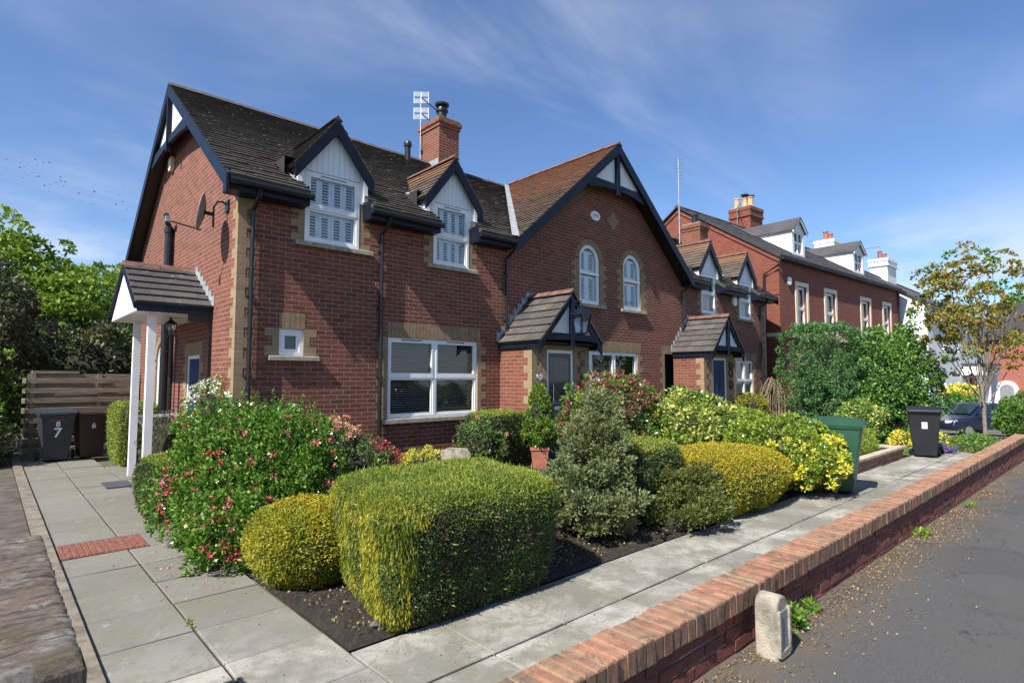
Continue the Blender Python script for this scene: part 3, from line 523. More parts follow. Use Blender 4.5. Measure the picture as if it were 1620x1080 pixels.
# left gable wall
ms=MB(SX); Y0,YR=8.9,12.55
ms.wall([(8.9,-.15),(16.2,-.15),(16.2,4.78),(12.55,7.36),(8.9,4.78)],[rectl(10.75,11.6,0,2.1),archl(13.35,14.15,.9,2.45)],0,.10)
mw.v+=[] 
for vs,fs in ((ms.v,ms.f),): mw.add(vs,fs)
mw.box(20.65,20.70,8.92,16.2,-.8,4.78); mw.add([(20.70,8.92,4.78),(20.70,16.2,4.78),(20.70,12.55,7.36)],[(0,1,2)]); mw.add([(2.66,16.2,-.1),(20.7,16.2,-.1),(20.7,16.2,4.8),(2.66,16.2,4.8)],[(0,1,2,3)])
mw.build('wall',M_brick,H)
mi=MB()
for w in (WIN1,WIN2,WIN3,WIN4,BIG,SML,AR1,AR2,BAY,POR):
    mi=MB(); mi.add([(w[0]-.3,9.5,w[2]-.2),(w[1]+.3,9.5,w[2]-.2),(w[1]+.3,9.5,w[3]+.2),(w[0]-.3,9.5,w[3]+.2), (w[0]-.3,9.02,w[2]-.2),(w[1]+.3,9.02,w[2]-.2),(w[1]+.3,9.02,w[3]+.2),(w[0]-.3,9.02,w[3]+.2)],[(0,1,2,3),(0,1,5,4),(3,2,6,7),(0,3,7,4),(1,2,6,5)]); mi.build('interior',M_dark,H)
for q_ in ((13.9,15.1,9.2,15,-.1,2.6),(2.9,3.3,13.2,14.3,.8,2.6)): mi=MB(); mi.box(*q_); mi.build('interior',M_dark,H)
# quoins, lintels
q=MB()
def steps(T,u,z0,z1,side,big=.215,small=.10,inn=.003,dep=.10,per=3,start=0):
    k=MB(T); z=z0; i=start
    while z<z1-.001:
        zz=min(z+.075*per,z1); w=big if i%2==0 else small
        a,b=(u-side*inn,u+side*w) if True else 0
        k.box(min(a,b),max(a,b),-dep,.003,z+.0005,zz-.0005); z=zz; i+=1
    return k
def merge(m,k): m.add(k.v,k.f)
def Qa(k): k.build('quoin',M_tan,H)
for w in (WIN1,WIN2,WIN3,WIN4):
    Qa(steps(FX,w[0],w[2],4.74 if w[1]<9 else 4.74,-1,per=1.5)); Qa(steps(FX,w[1],w[2],4.74,1,per=1.5))
for w in (BIG,POR,BAY,SML):
    Qa(steps(FX,w[0],w[2],w[3],-1,per=2)); Qa(steps(FX,w[1],w[2],w[3],1,per=2))
for w in (AR1,AR2):
    Qa(steps(FX,w[0]-.13,w[2],w[3]-.39,-1,.13,.03,0,.0,1.5)); Qa(steps(FX,w[1]+.13,w[2],w[3]-.39,1,.13,.03,0,.0,1.5))
Qa(steps(FX,PAS[0],-.1,2.38,-1,.10,.21,per=2))
Qa(steps(FX,2.653,-.1,4.42,1,.12,.25,.0,0,2)); Qa(steps(FX,20.697,-.1,4.42,-1,.12,.25,.0,0,2))
Qa(steps(SX,8.9,-.1,4.55,1,.25,.12,.003,.0,2))
Qa(steps(SX,10.75,0,2.1,-1,per=2)); Qa(steps(SX,11.6,0,2.1,1,per=2))
def soldier(T,u0,u1,z0,z1,d=.004,w=.075,dep=.1):
    k=MB(T); n=max(1,round((u1-u0)/w)); st=(u1-u0)/n
    for i in range(n): k.box(u0+i*st+.003,u0+(i+1)*st-.003,-dep,d,z0,z1)
    return k
Mlint=islandbrick('soldier_brick',[(0,(.25,.17,.095)),(.5,(.31,.22,.125)),(1,(.28,.195,.115))],None,0,.5)
def lintel(par,*a,**k): return soldier(*a,**k).build('lintel',Mlint,par)
def sill(par,T,u0,u1,z1,z0,d=.07): k=MB(T); k.bbox(u0,u1,-.1,d,z0,z1,.012); return k.build('sill',M_stone,par)
def window(T,w,par,mull=(),trans=(),sash=.035,fw=.05,d=-.09,shut=None,blind=False,curt=False,dim=M_white,arch=False):
    u0,u1,z0,z1=w; k=MB(T); U=[u0]+list(mull)+[u1]; Z=[z0]+list(trans)+[z1]; f0,f1=d,d+.06
    def ring(a,b,c,e,t,g0,g1):
        k.box(a,a+t,g0,g1,c,e); k.box(b-t,b,g0,g1,c,e); k.box(a+t,b-t,g0,g1,c,c+t); k.box(a+t,b-t,g0,g1,e-t,e)
    if not arch:
        ring(u0,u1,z0,z1,fw,f0,f1)
        for m in mull: k.box(m-fw*.6,m+fw*.6,f0,f1-.002,z0+fw,z1-fw)
        for i in range(len(U)-1):
            a=U[i]+(fw if i==0 else fw*.6); b=U[i+1]-(fw if i==len(U)-2 else fw*.6)
            for tz in trans: k.box(a,b,f0,f1+.006,tz-fw*.55,tz+fw*.55)
            for j in range(len(Z)-1):
                c=Z[j]+(fw if j==0 else fw*.55); e=Z[j+1]-(fw if j==len(Z)-2 else fw*.55); ring(a,b,c,e,sash,f0+.008,f1-.012 if j==0 else f1+.004)
    else:
        r=(u1-u0)/2; cx=(u0+u1)/2; zc=z1-r; 
        for t0,t1,g0,g1 in ((0,fw,f0,f1),(fw,fw+sash,f0+.01,f1-.01)):
            k.box(u0+t0,u0+t1,g0,g1,z0+t0,zc); k.box(u1-t1,u1-t0,g0,g1,z0+t0,zc); k.box(u0+t1,u1-t1,g0,g1,z0+t0,z0+t1+.02)
            n=14; 
            for i in range(n):
                a0=math.pi*i/n;a1=math.pi*(i+1)/n; p=lambda rr,a:(cx+rr*math.cos(a),zc+rr*math.sin(a)); k.prism([p(r-t0,a0),p(r-t0,a1),p(r-t1,a1),p(r-t1,a0)],g0,g1,'y')
        for tz in trans: k.box(u0+fw*.3,u1-fw*.3,f0,f1+.02,tz-.03,tz+.03)
    win=k.build('window',dim,par)
    g=MB(T)
    if arch: l=archl(u0+.04,u1-.04,z0+.05,z1-.04); g.add([(p[0],d+.02,p[1]) for p in l],[tuple(range(len(l)))])
    else: g.add([(u0+.03,d+.02,z0+.03),(u1-.03,d+.02,z0+.03),(u1-.03,d+.02,z1-.03),(u0+.03,d+.02,z1-.03)],[(0,1,2,3)])
    g.build('pane',M_glass,win)
    if shut:
        s=MB(T); n=shut; a=u0+fw; b=u1-fw; pw=(b-a)/n
        for (zb,zt) in [(Z[j],Z[j+1]) for j in range(len(Z)-1)]:
            zb+=fw;zt-=fw
            if arch and zt>z1-.4: zt=z1-.14
            for i in range(n):
                x0=a+i*pw;x1=x0+pw; st=pw*.24; s.box(x0+.002,x0+st,d-.045,d-.02,zb,zt); s.box(x1-st,x1-.002,d-.045,d-.02,zb,zt); s.box(x0+st,x1-st,d-.045,d-.02,zb,zb+.05); s.box(x0+st,x1-st,d-.045,d-.02,zt-.05,zt)
                z=zb+.06
                while z<zt-.05:
                    vs=[(x0+st,d-.05,z+.026),(x1-st,d-.05,z+.020),(x1-st,d-.022,z),(x0+st,d-.022,z),(x0+st,d-.05,z+.032),(x1-st,d-.05,z+.032),(x1-st,d-.022,z+.008),(x0+st,d-.022,z+.008)]
                    s.add(vs,[(0,1,2,3),(4,5,6,7),(3,2,6,7),(0,1,5,4)]); z+=.048
        s.build('shutter',M_shut,win)
    if blind:
        s=MB(T)
        for i in range(len(U)-1):
            z=z0+.06
            while z<z1-.05: s.add([(U[i]+.06,d-.07,z+.012),(U[i+1]-.06,d-.07,z+.012),(U[i+1]-.06,d-.04,z),(U[i]+.06,d-.04,z)],[(0,1,2,3)]); z+=.042
        s.build('blind',M_blind,win)
    if curt:
        s=MB(T); vs=[];n=24
        for i in range(n+1):
            x=u0+.03+(u1-u0-.06)*i/n; dd=d-.12+.02*math.sin(i*2.1); vs+=[(x,dd,z0+.02),(x,dd,z1-.03)]
        s.add(vs,[(2*i,2*i+2,2*i+3,2*i+1) for i in range(n)]); s.build('curtain',M_curtain,win)
    return win
w=window(FX,BIG,H,mull=(6.22,),trans=(1.73,),blind=True); sill(w,FX,5.08,7.38,.98,.90); lintel(w,FX,5.19,7.31,2.432,2.69)
for a in (5.5,6.5): k=MB(FX); k.box(a,a+.42,-.03,-.018,2.385,2.40); k.build('trickle_vent',M_black,w)
w=window(FX,SML,H,fw=.055,sash=.05,curt=False); sill(w,FX,3.13,3.92,2.045,1.975); lintel(w,FX,3.29,3.70,2.472,2.72)
w1=window(FX,WIN1,H,trans=(4.47,),shut=4,d=-.05); sill(w1,FX,3.5,4.85,3.895,3.82)
k=MB(FX); k.box(3.9,4.35,.02,.024,5.01,5.022); k.build('trickle_vent',M_black,w1)
w2=window(FX,WIN2,H,trans=(4.45,),shut=4,d=-.05); sill(w2,FX,6.0,7.2,3.865,3.79)
k=MB(FX); k.box(6.38,6.78,.02,.024,5.01,5.022); k.build('trickle_vent',M_black,w2)
for w_ in (WIN3,WIN4): w3=window(FX,w_,H,trans=(4.36,),curt=True,d=-.05); sill(w3,FX,w_[0]-.12,w_[1]+.15,w_[2]-.005,w_[2]-.08)
for w_ in (AR1,AR2):
    w=window(FX,w_,H,trans=(4.27,),shut=2,arch=True,d=-.085); sill(w,FX,w_[0]-.14,w_[1]+.18,w_[2]-.003,w_[2]-.08)
    k=MB(FX); r=(w_[1]-w_[0])/2; cx=(w_[0]+w_[1])/2; zc=w_[3]-r; n=22
    for i in range(n):
        a0=math.pi*i/n+.012;a1=math.pi*(i+1)/n-.012; p=lambda rr,a:(cx+rr*math.cos(a),zc+rr*math.sin(a)); k.prism([p(r-.003,a0),p(r-.003,a1),p(r+.13,a1),p(r+.13,a0)],-.1,.004,'y')
    for s_ in (-1,1):
        z=w_[2]
        while z<zc-.01: e=w_[0] if s_<0 else w_[1]; a,b=(e-.13,e+.003) if s_<0 else (e-.003,e+.13); k.box(a,b,-.1,.004,z+.003,z+.072); z+=.075
    k.build('arch_surround',Mlint,w)
w=window(FX,BAY,H,mull=(10.82,11.75),trans=(1.66,)); lintel(w,FX,9.88,12.9,2.362,2.62); sill(w,FX,9.8,12.9,.947,.87)
w=window(FX,POR,H,mull=(18.98,),trans=(1.62,),curt=True); lintel(w,FX,18.15,19.85,2.302,2.56); sill(w,FX,18.2,19.75,.997,.92)
lintel(H,FX,13.9,15.05,2.383,2.60)
# side wall openings
w=window(SX,(13.35,14.15,.9,2.45),H,arch=True,curt=False); 
k=MB(SX); r=.4; cx=13.75; zc=2.05
for i in range(20):
    a0=math.pi*i/20+.012;a1=math.pi*(i+1)/20-.012; p=lambda rr,a:(cx+rr*math.cos(a),zc+rr*math.sin(a)); k.prism([p(r-.003,a0),p(r-.003,a1),p(r+.15,a1),p(r+.15,a0)],-.1,.004,'y')
for s_ in (-1,1):
    z=.9
    while z<zc-.01: e=13.35 if s_<0 else 14.15; a,b=(e-.15,e+.003) if s_<0 else (e-.003,e+.15); k.box(a,b,-.1,.004,z+.003,z+.072); z+=.075
k.build('arch_surround',Mlint,w)
k=MB(SX); k.box(10.753,10.81,-.09,-.02,0,2.1); k.box(11.54,11.597,-.09,-.02,0,2.1); k.box(10.81,11.54,-.09,-.02,2.04,2.1); dr=k.build('door_frame',M_white,H)
k=MB(SX); k.box(10.81,11.54,-.08,-.035,.05,2.04); k.box(10.9,11.14,-.04,-.028,.2,.85); k.box(11.22,11.45,-.04,-.028,.2,.85); k.build('side_door',M_doorb,dr)
lintel(H,SX,10.6,11.75,2.102,2.33)
# roofs
cs,sn=math.cos(PIT),math.sin(PIT); O=(0,8.55,4.6); U=(1,0,0); V=(0,cs,sn); LV=4/cs
def yv(y): return (y-8.55)/cs
vr=yv(12.55)
def vx(x): return yv(8.55+(x-8.0)*1.203)
regs=[[(2.38,0),(3.60,0),(3.60,vr),(2.38,vr)],[(3.60,1.1),(4.68,1.1),(4.68,vr),(3.60,vr)],[(4.68,0),(6.10,0),(6.10,vr),(4.68,vr)],[(6.10,1.1),(7.05,1.1),(7.05,vr),(6.10,vr)],[(7.05,0),(8.0,0),(11.32,vr),(7.05,vr)],
 [(11.68,vr),(15.0,0),(16.1,0),(16.1,vr)],[(16.1,1.1),(17.05,1.1),(17.05,vr),(16.1,vr)],[(17.05,0),(18.63,0),(18.63,vr),(17.05,vr)],[(18.63,1.1),(19.55,1.1),(19.55,vr),(18.63,vr)],[(19.55,0),(20.95,0),(20.95,vr),(19.55,vr)]]
mb=MB(); tiles(mb,O,U,V,regs,tw=.33,g=.125,th=.026,seed=2,jit=.006); main_roof=mb.build('roof',M_roof,H)
mb=MB()
for r in regs: sheet(mb,O,U,V,r)
Ob=(0,16.55,4.6); Vb=(0,-cs,sn); sheet(mb,Ob,U,Vb,[(2.38,0),(20.95,0),(20.95,LV),(2.38,LV)],off=.0); mb.build('roof_deck',M_roof,main_roof)
# gable roof
ga=math.atan(3.0/3.5); gc,gs=math.cos(ga),math.sin(ga); gl=3.5/gc
def left(u_): pass
mb=MB(); Og=(8.0,0,4.6); Ug=(0,1,0); Vg=(gc,0,gs); reg=[(8.5,0),(8.55,0),(12.76,gl),(8.5,gl)]
tiles(mb,Og,Ug,Vg,[reg],tw=.33,g=.125,th=.026,seed=5,jit=.006); Og2=(15.0,0,4.6); Vg2=(-gc,0,gs); tiles(mb,Og2,Ug,Vg2,[reg],tw=.33,g=.25,seed=6); gr=mb.build('gable_roof',M_roof_g,H)
mb=MB(); sheet(mb,Og,Ug,Vg,reg); sheet(mb,Og2,Ug,Vg2,reg); mb.build('roof_deck',M_roof,gr)
# ridges
def ridge(par,a,b,m,r=.09,L=.45,lift=.02):
    a=Vector(a);b=Vector(b);d=(b-a);n=max(1,int(d.length/L)); d/=n; s=d.normalized(); o=s.cross(Vector((0,0,1))).normalized(); mb=MB()
    for i in range(n):
        p=a+d*i+s*.004; e=a+d*(i+1)-s*.004; j=random.uniform(-.006,.006); prof=[(-r*1.25,-r*.55),(-r*.55,lift*.2),(0,lift+.03),(r*.55,lift*.2),(r*1.25,-r*.55),(0,-r*.3)]
        m_=len(prof); vs=[tuple(p+o*x+Vector((0,0,z+j+.02))) for x,z in prof]+[tuple(e+o*x+Vector((0,0,z+j+.02))) for x,z in prof]; mb.add(vs,[tuple(range(m_)),tuple(range(m_,2*m_))]+[(k_,(k_+1)%m_,(k_+1)%m_+m_,k_+m_) for k_ in range(m_)])
    return mb.build('ridge_tile',m,par)
ridge(main_roof,(2.36,12.55,7.45),(20.96,12.55,7.45),M_ridged); ridge(gr,(11.5,8.47,7.6),(11.5,12.6,7.6),M_ridge)
mb=MB(); va=Vector((7.93,8.50,4.62)); vb=Vector((11.33,12.55,7.50)); dd=(vb-va).normalized(); 
mb.add([tuple(va+Vector((-.09,.02,.035))),tuple(va+Vector((.09,-.02,.03))),tuple(vb+Vector((.09,0,.045))),tuple(vb+Vector((-.09,0,.045)))],[(0,1,2,3)]); mb.build('valley_lead',M_lead,main_roof)
# barge boards of left gable
def barges(par,T,c,zr,hw,slope,w,t,d,ext=0,mat=M_navy,foot=0):
    mb=MB(T)
    for s_ in (-1,1):
        a=(c+s_*hw,d,zr-hw*slope); b=(c,d,zr); 
        # mitred board as polygon
        k=w*math.sqrt(1+slope*slope); mb.prism([(c,zr),(c+s_*hw,zr-hw*slope),(c+s_*hw,zr-hw*slope-k-foot),(c+s_*(hw-.12),zr-(hw-.12)*slope-k-foot),(c+s_*(hw-.16),zr-(hw-.16)*slope-k),(c,zr-k)],d,d+t,'y')
    return mb.build('barge_board',mat,par)
def gable_infill(par,T,c,zr,slope,zc,d,post=.13,collar=.2,over=.08,posty=None,arch=.12,cut=.0,mb_mat=M_boarding):
    hw=(zr-zc)/slope; mb=MB(T); mb.prism([(c-hw,zc),(c+hw,zc),(c,zr)],d-.03,d,'y'); mb.build('gable_panel',mb_mat,par)
    mb=MB(T); n=12; top=[];bot=[]; H2=hw+.12
    for i in range(n+1):
        x=-H2+2*H2*i/n; top.append((c+x,zc+.0)); bot.append((c+x,zc-collar-arch*(x/H2)**2*1.0+ .0))
    mb.prism(top+bot[::-1],d+.002,d+.06,'y'); mb.box(c-post/2,c+post/2,d+.004,d+.085,zc-collar-.12,zr-.02); return mb.build('gable_truss',M_navy,par)
barges(H,SX,12.55,7.47,4.03,TAN,.19,.04,.25,foot=.02)
gable_infill(H,SX,12.55,7.30,TAN,6.38,.20,post=.08,collar=.13,arch=.12)
mb=MB() # soffit under the left verge
for s_ in (-1,1):
    a=Vector((2.40,12.55,7.36));b=Vector((2.40,12.55+s_*4.0,7.36-4*TAN)); mb.add([tuple(a),tuple(b),tuple(b+Vector((.25,0,0))),tuple(a+Vector((.25,0,0)))],[(0,1,2,3)])
mb.build('soffit',M_black,H)
barges(H,frame((20.7,0,0),(0,1,0),(1,0,0)),12.55,7.47,4.03,TAN,.22,.04,.22)
# front gable
barges(H,FX,11.5,7.62,3.52,3.0/3.5,.21,.045,.37,foot=.0)
gable_infill(H,FX,11.5,7.42,3.0/3.5,6.56,.30,post=.13,collar=.15,arch=.13)
mb=MB()
for s_ in (-1,1):
    a=Vector((11.5,8.52,7.48));b=Vector((11.5+s_*3.45,8.52,7.48-3.45*.857)); mb.add([tuple(a),tuple(b),tuple(b+Vector((0,.38,0))),tuple(a+Vector((0,.38,0)))],[(0,1,2,3)])
mb.build('soffit',M_black,H)
# eaves
for a,b in ((2.42,3.61),(4.67,6.11),(7.04,8.0),(15.0,16.1),(17.06,18.62),(19.56,20.95)):
    mb=MB(); mb.box(a,b,8.60,8.63,4.40,4.585); mb.box(a,b,8.63,8.895,4.40,4.425); mb.box(a-.0,a+.025,8.635,8.895,4.43,4.72); mb.box(b-.025,b,8.635,8.895,4.43,4.72)
    mb.box(a,b,8.632,8.66,4.585,4.61); mb.build('fascia',M_navy,H)
for a,b in ((2.42,3.64),(4.66,6.13),(7.02,8.0),(15.0,16.1),(17.04,18.64),(19.54,20.95)):
    mb=MB(); mb.tube([(a,8.545,4.53),(b,8.545,4.53)],.055,8); mb.build('gutter',M_black,H)
def pipe(x,z1,z0=0,y=8.845):
    mb=MB(); mb.tube([(x,8.545,4.48),(x,8.62,4.36),(x,y,4.22),(x,y,z0)],.034,10)
    for z in (z1-.3,2.9,1.7,.5): mb.box(x-.05,x+.05,y-.02,8.899,z,z+.03)
    return mb.build('downpipe',M_black,H)
for x in (2.84,5.02,7.99,14.98,20.2): pipe(x,4.2)
# dormers
def dormer(c,w,tile,seed):
    u0,u1=w[0],w[1]; hw=.60; k=MB(FX); k.prism([(c-hw,4.70),(u0,4.70),(u0,w[3]+.01),(u1,w[3]+.01),(u1,4.70),(c+hw,4.70),(c+hw,5.22),(c,5.90),(c-hw,5.22)],-.10,.015,'y'); D=k.build('dormer',M_boarding,H)
    k=MB(); 
    for s_ in (-1,1): x=c+s_*hw; k.box(min(x,x-s_*.05),max(x,x-s_*.05),9.001,9.6,4.72,5.20)
    k.box(c-hw-.015,c-hw+.06,8.862,8.885,4.74,5.2); k.box(c+hw-.06,c+hw+.015,8.862,8.885,4.74,5.2); k.build('cheek',M_white,D)
    sl=.9/.69; barges(D,FX,c,6.01,.69,sl,.16,.035,.10)
    k=MB(); n=k
    an=math.atan(sl); L=.70/math.cos(an)
    for s_ in (-1,1):
        tiles(k,(c+s_*.70,0,6.01-.70*sl),(0,1,0),(-s_*math.cos(an),0,math.sin(an)),[[(8.765,0),(10.5,0),(10.5,L),(8.765,L)]],tw=.33,g=.125,seed=seed+s_)
        sheet(k,(c+s_*.70,0,6.01-.70*sl),(0,1,0),(-s_*math.cos(an),0,math.sin(an)),[(8.80,0),(10.5,0),(10.5,L),(8.80,L)],off=-.012,th=.03)
    dr=k.build('dormer_roof',tile,D); ridge(dr,(c,8.76,6.01),(c,10.5,6.01),M_ridge if tile is M_roof_d else M_ridged,.07)
    k=MB(); 
    for s_ in (-1,1): # side fascias + lead flashing
        x=c+s_*.655; k.box(min(x,x-s_*.03),max(x,x-s_*.03),8.80,9.3,5.02,5.12)
    k.build('fascia',M_navy,D)
    k=MB()
    for s_ in (-1,1):
        x=c+s_*(hw+.0); yb=8.885; k.add([(x,yb,4.86),(x+s_*.09,yb,4.87),(x+s_*.09,9.5,4.60+.95*TAN+.06),(x,9.5,4.60+.95*TAN+.09)],[(0,1,2,3)])
    k.build('flashing',M_lead,D)
dormer(4.125,WIN1,M_roof_d0,31); dormer(6.575,WIN2,M_roof_d,41); dormer(16.575,WIN3,M_roof_d,51); dormer(19.09,WIN4,M_roof_d,61)
# chimneys
def chimney(par,x0,x1,y0,y1,z0,z1,mat,corb=2,pots=(),name='chimney',ch=.075,proj=.03):
    k=MB(); k.box(x0,x1,y0,y1,z0,z1-.3)
    for i in range(corb): p=proj*(i+1); k.box(x0-p,x1+p,y0-p,y1+p,z1-.3+i*.1+.001*i,z1-.2+i*.1)
    k.box(x0-.03,x1+.03,y0-.03,y1+.03,z1-.1,z1-.04); c=k.build(name,mat,par)
    k=MB(); k.box(x0+.02,x1-.02,y0+.02,y1-.02,z1-.04,z1); k.build('flaunching',M_concrete,c); return c
c=chimney(H,8.52,9.17,12.1,13.0,6.6,8.68,M_brick)
k=MB(); k.lathe((8.85,12.45,8.66),[(.17,0),(.15,.12),(.13,.15),(.13,.28),(.17,.30),(.17,.36),(.13,.38),(.12,.45),(.19,.47),(.2,.52),(.02,.55)],16); k.build('flue_cowl',M_black,c)
k=MB()
for i in range(4): k.box(8.50,9.19,12.06-.0,12.09,7.1+i*.0,7.22); 
k.box(8.49,8.515,12.1,12.55,7.0,7.5); k.box(8.49,8.515,12.55,13.0,7.1,7.5); k.build('flashing',M_lead,c)
c=chimney(H,19.9,20.5,10.96,11.75,5.9,7.72,M_brick)
k=MB(); k.lathe((20.15,11.3,7.70),[(.13,0),(.12,.3),(.15,.32),(.15,.38),(.02,.4)],14); k.build('flue_cowl',M_black,c)
# soil vent on roof
k=MB(); k.tube([(7.65,12.25,7.1),(7.65,12.25,7.62)],.075,12); k.lathe((7.65,12.25,7.6),[(.10,0),(.105,.06),(.09,.12),(.03,.16)],12); k.build('roof_vent',M_black,H)
# soil pipe & canopy on the left gable
k=MB(); k.tube([(2.56,12.95,0),(2.56,12.95,4.72)],.075,12); 
for z in (1.1,3.2,4.6): k.lathe((2.56,12.95,z),[(.09,0),(.09,.08)],12)
k.tube([(2.56,12.95,4.72),(2.5,12.9,4.85),(2.45,12.7,4.9)],.05,8); k.tube([(2.57,12.45,0),(2.57,12.45,2.5),(2.57,12.6,2.66),(2.57,12.85,2.7)],.04,8); k.build('soil_pipe',M_black,H)
def canopy():
    C=thing_c=MB(); yc,hw=11.25,1.22; ze,zr=2.84,3.58; x0=1.58; sl=(zr-ze)/hw; an=math.atan(sl); L=hw/math.cos(an)
    k=MB()
    for s_ in (-1,1):
        tiles(k,(0,yc+s_*hw,ze),(1,0,0),(0,-s_*math.cos(an),math.sin(an)),[[(x0,0),(2.63,0),(2.63,L),(x0,L)]],tw=.33,g=.25,th=.03,seed=7+s_,jit=.004)
        sheet(k,(0,yc+s_*hw,ze),(1,0,0),(0,-s_*math.cos(an),math.sin(an)),[(x0,0),(2.645,0),(2.645,L),(x0,L)],off=-.012,th=.03)
    cn=k.build('porch_canopy',M_roof_c,H); ridge(cn,(x0-.02,yc,zr),(2.64,yc,zr),M_ridge,.08)
    TT=frame((x0,0,0),(0,1,0),(-1,0,0)); k=MB(TT)
    for s_ in (-1,1): k.prism([(yc,zr),(yc+s_*(hw+.0),ze-.0),(yc+s_*hw,ze-.1),(yc,zr-.07)],-.02,.02,'y')
    k.box(yc-hw,yc-hw+.03,-1.06,-.02,ze-.13,ze-.005); k.box(yc+hw-.03,yc+hw,-1.06,-.02,ze-.13,ze-.005); k.build('barge_board',M_navy,cn)
    k=MB(TT); k.prism([(yc-hw+.09,ze-.12),(yc+hw-.09,ze-.12),(yc,zr-.11)],-.05,-.022,'y'); k.build('gable_panel',M_white,cn)
    k=MB(); k.box(x0+.03,2.645,yc-hw+.035,yc+hw-.035,ze-.13,ze-.10); k.build('soffit',M_white,cn)
    for (x,y) in ((1.86,10.36),(1.93,11.97)):
        k=MB(); k.bbox(x-.055,x+.055,y-.055,y+.055,0,ze-.13,.004); k.build('post',M_white,cn)
    k=MB(); k.box(1.985,2.645,11.94,11.99,1.0,1.05); k.tube([(1.985,11.965,.98),(2.3,11.965,.6)],.022,6); k.box(1.99,2.64,11.945,11.985,.1,.15); k.build('rail',M_white,cn)
    k=MB(); # lead soakers up the wall, black bracket
    for s_ in (-1,1):
        for i in range(7): y=yc+s_*(hw-.02-i*.17); z=ze+.02+i*.17*sl; k.box(2.632,2.648,y-.085,y+.085,z+.0,z+.17)
    k.build('flashing',M_lead,cn)
    k=MB(); k.box(2.60,2.649,10.06,10.13,.3,2.72); k.box(2.3,2.6,10.07,10.12,2.6,2.71); k.build('bracket',M_black,cn)
canopy()
